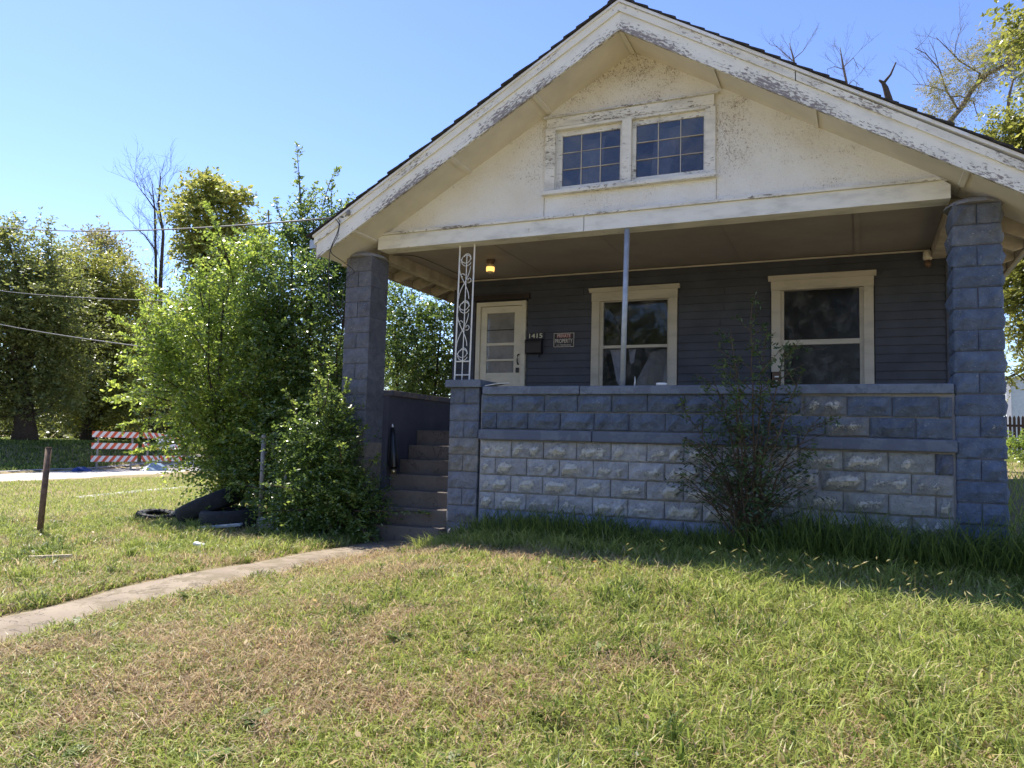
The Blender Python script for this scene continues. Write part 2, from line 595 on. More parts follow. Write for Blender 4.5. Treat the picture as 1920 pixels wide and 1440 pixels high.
# ---- rock faced blocks
def rock(w, h, d, faces, amp, r):
    """rough block, local: x across, y from 0 (front margin) to d, z up from 0; origin at the middle"""
    v = []; f = []; at_ = []
    m = .016
    def panel(org, u, vv, n, W, H, rough):
        k = len(v)
        if not rough:
            for a, b in ((0, 0), (W, 0), (W, H), (0, H)):
                v.append(org + u * a + vv * b); at_.append(0.0)
            f.append((k, k + 1, k + 2, k + 3))
            return
        nu = 7 if W > .3 else 5
        nv = 4
        us = [0, m] + [m + (W - 2 * m) * i / (nu - 2) for i in range(1, nu - 2)] + [W - m, W]
        vs_ = [0, m] + [m + (H - 2 * m) * (i / (nv - 2)) for i in range(1, nv - 2)] + [H - m, H]
        tilt = r.uniform(-.5, .5); tv = r.uniform(-.95, -.25)
        for j, b in enumerate(vs_):
            for i, a in enumerate(us):
                ins = min(i, j, len(us) - 1 - i, len(vs_) - 1 - j)
                off = 0
                aa, bb = a, b
                if ins >= 1:
                    q = 1.0 if ins >= 2 else .28
                    off = amp * q * (1 + tilt * (a / W - .5) + tv * (b / H - .5) + r.uniform(-.6, .5))
                    if ins >= 2:
                        aa += r.uniform(-.012, .012); bb += r.uniform(-.014, .014)
                v.append(org + u * aa + vv * bb + n * off); at_.append(off / max(amp, .016))
        c = len(us)
        for j in range(len(vs_) - 1):
            for i in range(c - 1):
                f.append((k + j * c + i, k + j * c + i + 1, k + (j + 1) * c + i + 1, k + (j + 1) * c + i))
    X, Y, Z = Vector((1, 0, 0)), Vector((0, 1, 0)), Vector((0, 0, 1))
    x0, x1, y0, y1 = -w / 2, w / 2, -d / 2, d / 2
    z0, z1 = -h / 2, h / 2
    panel(Vector((x0, y0, z0)), X, Z, -Y, w, h, 'f' in faces)
    panel(Vector((x1, y0, z0)), Y, Z, X, d, h, 'r' in faces)
    panel(Vector((x1, y1, z0)), -X, Z, Y, w, h, 'b' in faces)
    panel(Vector((x0, y1, z0)), -Y, Z, -X, d, h, 'l' in faces)
    panel(Vector((x0, y0, z1)), X, Y, Z, w, d, False)
    panel(Vector((x0, y1, z0)), X, -Y, -Z, w, d, False)
    return v, f, at_
rb = random.Random(3)
def block(x0, x1, y0, y1, z0, z1, parent, faces='f', amp=.024, color=(.13, .145, .21, .2), name="block"):
    v, f, at_ = rock(x1 - x0, z1 - z0, y1 - y0, faces, amp, rb)
    me = bpy.data.meshes.new(name)
    me.from_pydata([tuple(p) for p in v], [], f)
    me.materials.append(M_BLOCK)
    me.attributes.new("tone", 'FLOAT', 'POINT').data.foreach_set("value", at_)
    c = Vector(((x0 + x1) / 2, (y0 + y1) / 2, (z0 + z1) / 2))
    j = rb.uniform(.88, 1.12)
    o = link(name, me, c, parent, None, (color[0] * j, color[1] * j, color[2] * j, max(0, color[3] + rb.uniform(-.1, .1))))
    o.rotation_euler = (rb.uniform(-.008, .008), rb.uniform(-.006, .006), rb.uniform(-.008, .008))
    return o
CH = .2032
G = .004
BLUE = (.118, .148, .200, .16)
PALE = (.37, .375, .385, 1.05)
OLIVE = (.29, .30, .295, .9)
# porch wall: coping, two courses, band, foundation courses
pw = bx(.44, 5.44, .02, .20, -.6, 1.60, "porch_wall", M_MORTAR, house)
CR = 4.06                                   # the settlement crack
def course(z0, x0, x1, half, z_drop, colf, cracked):
    x = x0
    first = True
    while x < x1 - .02:
        w = .20 if (first and half) else .405
        first = False
        e = min(x + w, x1)
        if x < cracked < e + .1 and abs(cracked - x) > .06:
            e = min(e, cracked - .008)
        if e - x > .05:
            right = x >= cracked - .02
            dz = -.014 - .012 * (x - CR) if right else 0
            block(x + G, e - G, 0, .14, z0 + G + dz, z0 + CH - G + dz, pw, 'f', rb.uniform(.036, .054), colf(x, z0))
        x = e if e > cracked - .01 or e < cracked - .011 else cracked + .008
        if abs(e - (cracked - .008)) < .002: x = cracked + .012
def c_up(x, z):
    if 3.9 < x < 4.5 and z < 1.3 or 4.0 < x < 4.2: return (.19, .20, .21, .75)
    return BLUE
def c_low(x, z):
    if x > 4.9 and z > .8: return (.13, .15, .2, .25)
    if x > 3.9: return OLIVE
    if z < .05: return (.25, .28, .36, .35)
    return PALE
course(1.391, .455, 5.42, False, 0, c_up, CR + .02)
course(1.184, .455, 5.42, True, 0, c_up, CR - .18)
for i in range(6):
    course(1.052 - CH * (i + 1), .455, 5.42, i % 2 == 1, 0, c_low, CR + (.18 if i % 2 else -.02))
MB().box(.475, 1.697, -.045, .235, 1.597, 1.694).build("coping", M_COPING, pw, bevel=.012)
MB().box(1.706, 5.43, -.042, .235, 1.595, 1.692).build("coping", M_COPING, pw, bevel=.012)
MB().box(.445, 1.86, -.062, .02, 1.060, 1.180).build("band", M_BAND, pw, bevel=.014)
MB().box(1.866, 4.03, -.058, .02, 1.058, 1.178).build("band", M_BAND, pw, bevel=.014)
MB().box(4.05, 5.45, -.060, .02, 1.040, 1.160).build("band", M_BAND, pw, rot=(0, .006, 0), bevel=.014)

# pier between steps and wall
def pillar(x0, y0, z0, n, parent, colf, amp, faces='flr', size=.40, name="block"):
    for i in range(n):
        z = z0 + i * CH
        c = colf(z)
        if i % 2 == 0:
            block(x0 + G, x0 + size - G, y0, y0 + size, z + G, z + CH - G, parent, faces, amp, c, name)
        else:
            m = x0 + size / 2
            block(x0 + G, m - G, y0, y0 + size, z + G, z + CH - G, parent, faces.replace('r', ''), amp, c, name)
            block(m + G, x0 + size - G, y0, y0 + size, z + G, z + CH - G, parent, faces.replace('l', ''), amp, c, name)
pier = bx(.035, .405, .012, .39, -.6, 1.683, "pier", M_MORTAR_B, house)
pillar(.02, 0, 1.683 - 10 * CH, 10, pier, lambda z: (.14, .162, .205, .16) if z > 1.0 else ((.25, .245, .235, .35) if z > .6 else (.2, .21, .24, .35)), .03, 'fl')
MB().box(-.03, .452, -.05, .45, 1.685, 1.778).build("pier_cap", M_COPING, pier, bevel=.01)
# corner columns
lc = bx(-1.585, -1.215, .014, .386, -.6, 3.44, "porch_column", M_MORTAR_B, house)
pillar(-1.6, 0, 3.43 - 19 * CH, 19, lc, lambda z: (.145, .153, .185, .16) if z > .95 else (.22, .195, .165, .3), .016, 'fl')
rc = bx(5.455, 5.83, .014, .386, -.6, 3.44, "porch_column", M_MORTAR_B, house)
pillar(5.44, 0, 3.42 - 18 * CH, 18, rc, lambda z: (.115, .15, .218, .24) if z < 2.9 else (.15, .172, .215, .36), .033, 'flr', .41)
for cx in (-1.4, 5.65):
    mb = MB()
    mb.lathe([(.27, 0), (.25, .03), (.2, .06), (.1, .08)], (cx, .2, 3.425), 10, smooth=False)
    mb.build("mortar_cap", M_MORTAR, lc if cx < 0 else rc)

# porch floor and steps
bx(-1.118, 5.44, 1.162, 2.4, 1.10, 1.178, "porch_floor", M_FLOOR, house)
bx(.425, 5.44, .2, 1.149, 1.10, 1.178, "porch_floor", M_FLOOR, house)
st = bx(-1.11, .015, 1.16, 1.5, -.5, 1.09, "porch_steps", M_STEP, house)
tops = [1.172, .966, .772, .578, .385, .185, -.02]
fy = [1.15, .93, .71, .49, .27, .05, -.17]
for i in range(7):
    z0 = tops[i + 1] + .002 if i < 6 else -.5
    back = 1.158 if i == 0 else fy[i - 1] + .06
    if i == 0:
        MB().box(-1.112, .016, fy[i], 1.159, z0 - .04, tops[i]).build("step", M_STEP, st, bevel=.012)
    else:
        MB().box(-1.112 - .001 * i, .016, fy[i], back, z0 - .06, tops[i]).build("step", M_STEP, st, bevel=.012)
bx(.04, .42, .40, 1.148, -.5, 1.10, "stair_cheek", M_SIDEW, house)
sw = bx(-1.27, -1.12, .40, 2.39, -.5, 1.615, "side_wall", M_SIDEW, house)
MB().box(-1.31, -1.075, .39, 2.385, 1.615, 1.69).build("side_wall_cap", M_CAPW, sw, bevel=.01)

# front wall and its clapboards
WY = 2.4
openings = [(-.86, .01, 1.18, 3.22), (1.03, 2.30, 1.52, 3.27), (3.54, 4.80, 1.52, 3.29)]
fw = MB()
def wall_with_holes(mb, x0, x1, z0, z1, y0, y1, holes):
    xs = sorted({x0, x1, *[h[0] for h in holes], *[h[1] for h in holes]})
    for a, b in zip(xs[:-1], xs[1:]):
        hs = sorted([h for h in holes if h[0] <= a + 1e-6 and h[1] >= b - 1e-6], key=lambda h: h[2])
        z = z0
        for h in hs:
            if h[2] > z: mb.box(a, b, y0, y1, z, h[2])
            z = h[3]
        if z < z1: mb.box(a, b, y0, y1, z, z1)
wall_with_holes(fw, -1.27, 5.66, 1.18, 3.60, WY + .02, WY + .14, openings)
fw = fw.build("front_wall", M_SIDING, house)
exposure = .108
z = 1.19
while z < 3.56:
    cuts = [h for h in openings if h[2] < z + exposure * .5 < h[3]]
    x = -1.2
    segs = []
    for h in sorted(cuts):
        segs.append((x, h[0])); x = h[1]
    segs.append((x, 5.60))
    parts_ = []
    for a, b in segs:
        if b - a > 1.1 and rb.random() < .55:
            q = a + (b - a) * rb.uniform(.3, .7)
            parts_ += [(a, q), (q + .001, b)]
        else:
            parts_.append((a, b))
    for a, b in parts_:
        if b - a < .05: continue
        j = rb.uniform(-.002, .002)
        MB().prism([(WY + .018, z), (WY - .010 + j, z), (WY + .010, min(z + exposure + .004, 3.57)), (WY + .018, min(z + exposure + .004, 3.57))], 'x', a + .002, b - .002).build("siding_board", M_SIDING, fw)
    z += exposure
bx(5.60, 5.70, WY - .018, WY + .14, 1.18, 3.60, "corner_board", M_SIDING, house)
# body of the house behind
for x0, x1 in ((-1.27, -1.15), (5.58, 5.70)):
    bx(x0, x1, WY + .15, 11.2, -.5, 3.6, "side_house_wall", M_SIDING, house)
bx(-1.27, 5.70, 11.21, 11.33, -.5, 3.6, "rear_wall", M_SIDING, house)
bx(-1.14, 5.57, WY + .15, 11.2, 1.05, 1.17, "house_floor", M_FLOOR, house)
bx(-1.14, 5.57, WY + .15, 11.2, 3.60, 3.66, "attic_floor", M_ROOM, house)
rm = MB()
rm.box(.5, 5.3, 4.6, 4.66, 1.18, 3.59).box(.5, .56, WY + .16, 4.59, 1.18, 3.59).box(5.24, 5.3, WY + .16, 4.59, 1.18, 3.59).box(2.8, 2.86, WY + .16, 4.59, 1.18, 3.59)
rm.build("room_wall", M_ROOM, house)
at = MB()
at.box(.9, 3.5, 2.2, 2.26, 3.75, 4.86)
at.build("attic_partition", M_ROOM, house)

# porch ceiling
edges = [-1.20, .30, 1.72, 3.16, 4.60, 5.44]
for i, (a, b) in enumerate(zip(edges[:-1], edges[1:])):
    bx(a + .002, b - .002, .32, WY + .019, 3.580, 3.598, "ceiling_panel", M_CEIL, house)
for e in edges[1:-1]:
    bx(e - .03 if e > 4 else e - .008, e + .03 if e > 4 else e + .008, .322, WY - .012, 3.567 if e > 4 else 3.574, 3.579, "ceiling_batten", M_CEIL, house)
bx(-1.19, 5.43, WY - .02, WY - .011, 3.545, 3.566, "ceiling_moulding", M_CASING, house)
MB().box(-1.34, -1.21, .41, WY + .8, 3.44, 3.60).build("side_beam", M_TAIL, house)
MB().box(5.445, 5.60, .41, WY - .03, 3.44, 3.60).build("side_beam", M_TAIL, house)

# front beam, gable wall, its trims
bl, brr = -1.22, 5.50
mb = MB()
mb.prism([(bl + .06, 3.512), (brr - .06, 3.512), (brr - .06, soffit_z(brr) - .005), (brr - .12, 3.694), (bl + .11, 3.694), (bl + .06, soffit_z(bl + .06) - .004)], 'y', .06, .30)
beam = mb.build("front_beam", M_BEAM, house)
mb = MB()
mb.prism([(bl + .12, 3.696), (brr - .14, 3.696), (brr - .17, 3.725), (bl + .15, 3.725)], 'y', .03, .14)
mb.build("beam_moulding", M_TRIM, house)
bx(1.680, 1.684, .056, .0605, 3.514, 3.69, "joint_shadow", M_DARKTRIM, beam)
gw = MB()
GY0 = .09
holes = [(1.30, 2.125, 4.06, 4.78), (2.235, 3.075, 4.06, 4.78)]
def gpoly(x0, x1, z0, top):
    return [(x0, z0), (x1, z0), (x1, top(x1)), (x0, top(x0))]
tp = lambda x: soffit_z(x) + .03
xs = [-1.0, 1.30, 2.125, PX - .005, 2.235 + .0, 3.075, 5.35]
gw.prism([(-1.04, 3.70), (1.30, 3.70), (1.30, tp(1.30)), (-1.04, tp(-1.04))], 'y', GY0, GY0 + .12)
gw.prism([(1.30, 4.78), (2.235, 4.78), (2.235, tp(2.235)), (1.30, tp(1.30))], 'y', GY0, GY0 + .12)
gw.prism([(2.235, 4.78), (3.075, 4.78), (3.075, tp(3.075)), (2.235, tp(2.235))], 'y', GY0, GY0 + .12)
gw.box(1.30, 3.075, GY0, GY0 + .12, 3.70, 4.06)
gw.box(2.125, 2.235, GY0, GY0 + .12, 4.06, 4.78)
gw.prism([(3.075, 3.70), (5.42, 3.70), (5.42, tp(5.42)), (3.075, tp(3.075))], 'y', GY0, GY0 + .12)
gable = gw.build("gable_wall", M_STUCCO, house)
for x in (1.165, 3.195):
    bx(x - .004, x + .004, GY0 - .004, GY0 + .001, 3.73, 3.975, "panel_seam", M_TAIL, gable)

# soffit panels under the rakes and battens across them
ang_l, ang_r = math.atan(.571), math.atan(.597)
def slope_box(x0, x1, dz0, dz1, y0, y1, name, mat, left, parent=house, zf=soffit_z, ang=None):
    """a board laid along the slope between x0 and x1, dz below/above the soffit line; local x runs along the board"""
    ang = ang if ang is not None else (ang_l if left else ang_r)
    xm = (x0 + x1) / 2
    L = (x1 - x0) / math.cos(ang)
    k = math.tan(ang) * (1 if left else -1)
    mb = MB().prism([(-L / 2 + k * dz0, dz0), (L / 2 + k * dz0, dz0), (L / 2 + k * dz1, dz1), (-L / 2 + k * dz1, dz1)], 'y', y0, y1)
    rot = (0, -ang if left else ang, 0)
    ym = (y0 + y1) / 2
    V = [(p[0], p[1] - ym, p[2]) for p in mb.v]
    mb.v = V
    return mb.build(name, mat, parent, rot=rot, pivot=(xm, ym, zf(xm)))
bat_l = [-1.20, .16, 1.22]
bat_r = [3.22, 4.22, 5.53]
ed = [-1.70] + bat_l + [PX]
for a, b in zip(ed[:-1], ed[1:]):
    slope_box(a + .002, b - .002, .0, .014, -.455, .44, "soffit_panel", M_SOFFIT, True)
ed = [PX] + bat_r + [6.22]
for a, b in zip(ed[:-1], ed[1:]):
    slope_box(a + .002, b - .002, .0, .014, -.455, .44, "soffit_panel", M_SOFFIT, False)
for x in bat_l + bat_r:
    slope_box(x - .022, x + .022, -.016, -.001, -.450, .082, "soffit_batten", M_SOFFIT, x < PX)
bx(PX - .025, PX + .025, -.45, .082, 5.565, 5.588, "soffit_batten", M_SOFFIT, house)
bx(-1.72, -1.605, .05, .20, 3.33, 3.41, "corner_return", M_TAIL, house)

# rake boards (bottom board, moulding, cover strip)
cosl, cosr = math.cos(ang_l), math.cos(ang_r)
def rake(left):
    a = math.atan(SL if left else SR)
    x0, x1 = (-1.71, PX) if left else (PX, 6.24)
    zt = lambda x: roof_top(x)
    slope_box(x0, x1 - (0 if not left else .0), -.293, -.118, -.500, -.462, "rake_board", M_RAKE, left, zf=zt, ang=a)
    if left:
        slope_box(x0 - .03, x1, -.116, -.036, -.522, -.462, "rake_moulding", M_RAKE2, left, zf=zt, ang=a)
        slope_box(x0 - .045, x1, -.034, -.010, -.540, -.462, "drip_strip", M_WHITE, left, zf=zt, ang=a)
    else:
        slope_box(x0, 4.05, -.116, -.040, -.522, -.462, "rake_moulding", M_RAKE2, left, zf=zt, ang=a)
        slope_box(4.06, x1, -.122, -.052, -.524, -.466, "rake_moulding", M_RAKE2, left, zf=zt, ang=a + .006)
        slope_box(x0, x1 + .04, -.034, -.006, -.545, -.462, "drip_strip", M_WHITE, left, zf=zt, ang=a)
rake(True); rake(False)
# roof: deck and shingle courses
roof = MB()
yb = 11.7
for left in (True, False):
    xe = -1.76 if left else 6.27
    d0, d1 = -.09, -.008
    roof.prism([(xe, roof_top(xe) + d0), (PX, roof_top(PX) + d0), (PX, roof_top(PX) + d1), (xe, roof_top(xe) + d1)], 'y', -.46, yb)
roof = roof.build("roof", M_TAIL, house)
for left in (True, False):
    n = 27
    span = 4.05
    a = math.atan(SL if left else SR)
    ca, sa = math.cos(a), math.sin(a)
    for i in range(n):
        t0 = i * span / n; t1 = (i + 1) * span / n + .03
        sgn = -1 if left else 1
        xa, xb = PX + sgn * t0, PX + sgn * min(t1, span + .02)
        y0 = -.552 - rb.uniform(0, .03)
        pts = [(xa, roof_top(xa) - .004), (xb, roof_top(xb) + .006), (xb, roof_top(xb) + .026), (xa, roof_top(xa) + .006)]
        MB().prism(pts, 'y', y0, yb).build("shingle_course", M_SHINGLE, roof)
MB().prism([(PX - .13, ZR - .055), (PX, ZR + .022), (PX + .13, ZR - .055), (PX + .12, ZR - .075 + .05), (PX, ZR + .045), (PX - .12, ZR - .075 + .05)], 'y', -.56, yb).build("ridge_cap", M_SHINGLE, roof)

# eaves: fascia, tails, boards, gutter
for left in (True, False):
    sg = -1 if left else 1
    xe = -1.76 if left else 6.27
    ze = roof_top(xe)
    bx(xe - .012 if left else xe - .01, xe + .012 if left else xe + .012, -.44, yb - .05, ze - .21, ze - .095, "fascia", M_TAIL, house)
    for y in np.arange(.82, 11.2, .56):
        xi = -1.2 if left else 5.6
        xo = xe - sg * .02
        zi = soffit_z(xi)
        mb = MB()
        mb.prism([(xi, zi - .10), (xi, zi + .06), (xo, ze - .11), (xo, ze - .20), (xo - sg * .1, ze - .235)], 'y', y - .025, y + .025)
        mb.build("rafter_tail", M_TAIL, house)
    for i in range(4):
        xa = xe - sg * (.02 + i * .14); xb = xe - sg * (.155 + i * .14)
        za, zb = roof_top(xa) - .115, roof_top(xb) - .115
        MB().prism([(xa, za), (xb, zb), (xb, zb + .02), (xa, za + .02)], 'y', .1, 11.3).build("eave_board", M_TAIL, house)
    mb = MB()
    prof = [(0, -.02), (0, -.10), (.03, -.125), (.085, -.125), (.11, -.09), (.115, -.02), (.10, -.02), (.095, -.085), (.08, -.11), (.035, -.11), (.015, -.09), (.015, -.02)]
    mb.prism([(xe + sg * (.02 + p[0]), ze + p[1] - .015) for p in prof], 'y', -.40, yb - .1)
    mb.box(min(xe + sg * .02, xe + sg * .135), max(xe + sg * .02, xe + sg * .135), -.412, -.401, ze - .14, ze - .035)
    mb.build("gutter", M_STEEL, house)

# ---- porch windows
def porch_window(xl, xr, gl, gr, zt, crown_z, mtop, mbot, gtop, torn):
    zb = 1.60
    w = bx(xl + .03, xr - .03, WY + .10, WY + .135, 1.50, zb + .02, "window", M_CASING, house)
    cw = .115
    for a, b in ((xl, xl + cw), (xr - cw, xr)):
        if torn and a == xl:
            bx(a, b, WY - .03, WY + .03, 2.06, zt - .13, "casing", M_CASING, w)
            bx(a + .01, b - .005, WY - .018, WY + .03, zb, 2.055, "casing", M_RUST, w)["label"] = "bare dark brown lower end of the casing"
            for k in range(4):
                bx(a + .03 + .01 * (k % 2), b - .015 - .012 * (k % 3), WY - .0225, WY - .0185, 1.80 + k * .062, 1.83 + k * .058, "paint_flake", M_WHITE, w)
        else:
            bx(a, b, WY - .03, WY + .03, zb, zt - .13, "casing", M_CASING, w)
    bx(xl - .005, xr + .005, WY - .033, WY + .03, zt - .128, zt, "head_casing", M_CASING, w)
    MB().prism([(WY - .035, zt + .002), (WY - .075, crown_z - .012), (WY - .075, crown_z), (WY + .02, crown_z), (WY + .02, zt + .002)], 'x', xl - .04, xr + .035).build("crown_moulding", M_CASING, w)
    bx(xl - .04, xr + .04, WY - .07, WY + .03, zb - .045, zb - .002, "sill", M_CASING, w)
    yo = WY + .005
    bx(xl + cw + .001, gl, yo, yo + .06, zb, zt - .131, "sash_stile", M_CASING, w)
    bx(gr, xr - cw - .001, yo, yo + .06, zb, zt - .131, "sash_stile", M_CASING, w)
    bx(gl + .001, gr - .001, yo + .004, yo + .06, gtop, zt - .131, "top_rail", M_CASING, w)
    bx(gl + .001, gr - .001, yo - .004, yo + .06, mbot, mtop, "meeting_rail", M_CASING, w)
    bx(gl + .001, gr - .001, yo + .008, yo + .06, zb, zb + .07, "bottom_rail", M_CASING, w)
    bx(gl + .001, gr - .001, yo + .036, yo + .041, mtop + .001, gtop - .001, "pane", M_GLASS_D if torn else M_GLASS, w)
    bx(gl + .001, gr - .001, yo + .026, yo + .031, zb + .071, mbot - .001, "pane", M_GLASS_D, w)
    return w
w1 = porch_window(1.04, 2.29, 1.205, 2.15, 3.255, 3.315, 2.475, 2.435, 3.115, False)
w2 = porch_window(3.55, 4.79, 3.705, 4.625, 3.275, 3.34, 2.48, 2.415, 3.145, True)
# torn sheet and plastic inside the left window
def sheet(pts_top, pts_bot, y, nm, mat, parent, wav=.02):
    n = len(pts_top); k = 7
    v = []; f = []
    for j in range(k):
        t = j / (k - 1)
        for i in range(n):
            a, b = pts_top[i], pts_bot[i]
            v.append((a[0] + (b[0] - a[0]) * t, y + wav * math.sin(i * 2.1 + t * 3), a[1] + (b[1] - a[1]) * t))
    for j in range(k - 1):
        for i in range(n - 1):
            f.append((j * n + i, j * n + i + 1, (j + 1) * n + i + 1, (j + 1) * n + i))
    MB().add(v, f, True).build(nm, mat, parent)
sheet([(1.28, 2.43), (1.36, 2.43), (1.44, 2.43), (1.52, 2.43)], [(1.34, 2.2), (1.40, 1.95), (1.43, 1.9), (1.46, 2.2)], WY + .12, "torn_curtain", M_CURT, w1)
sheet([(1.56, 2.43), (1.62, 2.43), (1.68, 2.43)], [(1.58, 2.25), (1.61, 2.21), (1.64, 2.24)], WY + .12, "torn_curtain", M_CURT, w1)
M_PLASTIC = m_plain("clouded_plastic", (.12, .115, .11), .25, .6, var=.5, scale=4, bump=.3)
sheet([(1.60, 1.80), (1.75, 2.12), (1.9, 2.38), (2.05, 2.42), (2.145, 2.41)], [(1.60, 1.6), (1.75, 1.6), (1.9, 1.6), (2.05, 1.6), (2.145, 1.6)], WY + .14, "plastic_sheet", M_PLASTIC, w1, .03)

# ---- gable windows
gwin = bx(1.19, 3.17, GY0 - .035, GY0 - .001, 4.815, 4.925, "gable_window", M_TRIM, house)
MB().prism([(GY0 - .001, 4.926), (GY0 - .06, 4.93), (GY0 - .05, 4.955), (GY0 - .001, 4.96)], 'x', 1.15, 3.215).build("head_moulding", M_TRIM, gwin)
bx(1.175, 1.30, GY0 - .032, GY0 - .001, 4.035, 4.813, "casing", M_TRIM, gwin)
bx(3.075, 3.185, GY0 - .032, GY0 - .001, 4.035, 4.813, "casing", M_TRIM, gwin)
bx(2.125, 2.235, GY0 - .03, GY0 - .001, 4.035, 4.813, "casing", M_TRIM, gwin)
bx(1.301, 2.124, GY0 - .031, GY0 - .001, 4.781, 4.812, "head_strip", M_TRIM, gwin)
bx(2.236, 3.074, GY0 - .031, GY0 - .001, 4.781, 4.812, "head_strip", M_TRIM, gwin)
MB().box(1.15, 3.20, GY0 - .075, GY0 - .001, 3.985, 4.033).build("sill", M_TRIM, gwin, bevel=.006)
for (a, b, dy, zt_, zb_, fr) in ((1.302, 2.123, .03, 4.778, 4.062, .07), (2.237, 3.073, .012, 4.778, 4.062, .045)):
    y0 = GY0 + dy
    bx(a, a + fr, y0, y0 + .035, zb_, zt_, "sash_stile", M_TRIM, gwin)
    bx(b - fr * .5, b, y0, y0 + .035, zb_, zt_, "sash_stile", M_TRIM, gwin)
    bx(a + fr + .001, b - fr * .5 - .001, y0, y0 + .035, zt_ - .065, zt_, "sash_rail", M_TRIM, gwin)
    bx(a + fr + .001, b - fr * .5 - .001, y0, y0 + .035, zb_, zb_ + .035, "sash_rail", M_TRIM, gwin)
    ga, gb, g0, g1 = a + fr + .002, b - fr * .5 - .002, zb_ + .037, zt_ - .067
    px_ = np.linspace(ga, gb, 4); pz_ = np.linspace(g0, g1, 4)
    for i in range(3):
        for j in range(3):
            tl = rb.uniform(-.05, .05)
            MB().box(px_[i] + .004, px_[i + 1] - .004, y0 + .016, y0 + .020, pz_[j] + .004, pz_[j + 1] - .004).build("pane", M_GLASS_G, gwin, rot=(tl, 0, rb.uniform(-.04, .04)))
    for i in (1, 2):
        bx(px_[i] - .0045, px_[i] + .0045, y0 + .006, y0 + .03, g0, g1, "muntin", M_CASING, gwin)
        for c in range(3):
            bx(px_[c] + .005, px_[c + 1] - .005, y0 + .007, y0 + .029, pz_[i] - .004, pz_[i] + .004, "muntin", M_TAIL, gwin)
sheet([(2.45, 4.72), (2.6, 4.72), (2.78, 4.72)], [(2.40, 4.1), (2.52, 4.1), (2.6, 4.1)], GY0 + .2, "attic_curtain", M_CURT, gwin, .03)
sheet([(1.55, 4.72), (1.7, 4.72), (1.86, 4.72)], [(1.5, 4.1), (1.66, 4.1), (1.8, 4.1)], GY0 + .22, "attic_curtain", M_CURT, gwin, .03)

# ---- front door
dr = bx(-.765, -.085, WY + .012, WY + .05, 1.19, 1.50, "front_door", M_DOORP, house)
bx(-.862, -.84, WY - .03, WY + .06, 1.18, 3.225, "outer_frame", M_DARKTRIM, dr)
bx(-.90, .05, WY - .045, WY + .02, 3.228, 3.31, "dark_head", M_DARKTRIM, dr)
bx(-.839, -.772, WY - .035, WY + .05, 1.18, 3.20, "jamb", M_DOORP, dr)
bx(-.073, -.006, WY - .035, WY + .05, 1.18, 3.20, "jamb", M_DOORP, dr)
bx(-.771, -.074, WY - .034, WY + .05, 3.135, 3.199, "head_jamb", M_DOORP, dr)
bx(-.766, -.667, WY - .005, WY + .03, 1.501, 3.128, "stile", M_DOORP, dr)
bx(-.20, -.08, WY - .005, WY + .03, 1.501, 3.128, "stile", M_DOORP, dr)
bx(-.666, -.201, WY - .004, WY + .03, 3.03, 3.128, "rail", M_DOORP, dr)
bx(-.666, -.201, WY - .004, WY + .03, 1.501, 2.10, "rail", M_DOORP, dr)
bx(-.666, -.201, WY - .002, WY + .03, 2.524, 2.564, "rail", M_DOORP, dr)
bx(-.666, -.201, WY - .002, WY + .03, 2.285, 2.312, "rail", M_DOORP, dr)
bx(-.666, -.201, WY + .006, WY + .02, 2.762, 2.772, "pane_bar", M_DARKTRIM, dr)
for a, b in ((2.773, 3.029), (2.565, 2.761), (2.313, 2.523), (2.101, 2.284)):
    bx(-.665, -.202, WY + .012, WY + .016, a, b, "pane", M_GLASS, dr)
bx(-.67, -.19, WY + .034, WY + .038, 2.05, 3.05, "blind", M_BLIND, dr)
hd = MB()
hd.tube([(-.115, WY - .006, 2.38), (-.118, WY - .045, 2.36), (-.12, WY - .055, 2.30), (-.12, WY - .045, 2.24), (-.118, WY - .006, 2.225)], .011, 8)
hd.build("handle", M_BLACK, dr)
MB().box(-.155, -.105, WY - .03, WY - .006, 2.10, 2.175).build("lock", M_BLACK, dr, bevel=.006)

# ---- iron trellis post on the pier, steel prop on the coping
tp_ = empty("porch_post", (.08, .2, 1.78), "white wrought iron scroll post standing on the block pier beside the steps", "post")
def lean(x, z): return x + .012 * (z - 1.78) + .0
for x in (-.035, .172):
    MB().tube([(lean(x, 1.78), .2, 1.779), (lean(x, 3.511), .2, 3.511)], .013, 4, smooth=False).build("upright", M_WHITEIRON, tp_)
mid = .068
MB().tube([(lean(mid, 1.80), .2, 1.80), (lean(mid, 3.40), .2, 3.40)], .008, 4, smooth=False).build("centre_bar", M_WHITEIRON, tp_)
for z in (1.86, 2.03):
    MB().tube([(lean(-.022, z), .2, z), (lean(.160, z), .2, z)], .009, 4, smooth=False).build("crossbar", M_WHITEIRON, tp_)
def arc(cx, cz, r0, a0, a1, n=18, r1=None):
    r1 = r1 if r1 is not None else r0
    return [(lean(cx + (r0 + (r1 - r0) * i / n) * math.cos(a0 + (a1 - a0) * i / n), cz), .2 - .006, cz + (r0 + (r1 - r0) * i / n) * math.sin(a0 + (a1 - a0) * i / n)) for i in range(n + 1)]
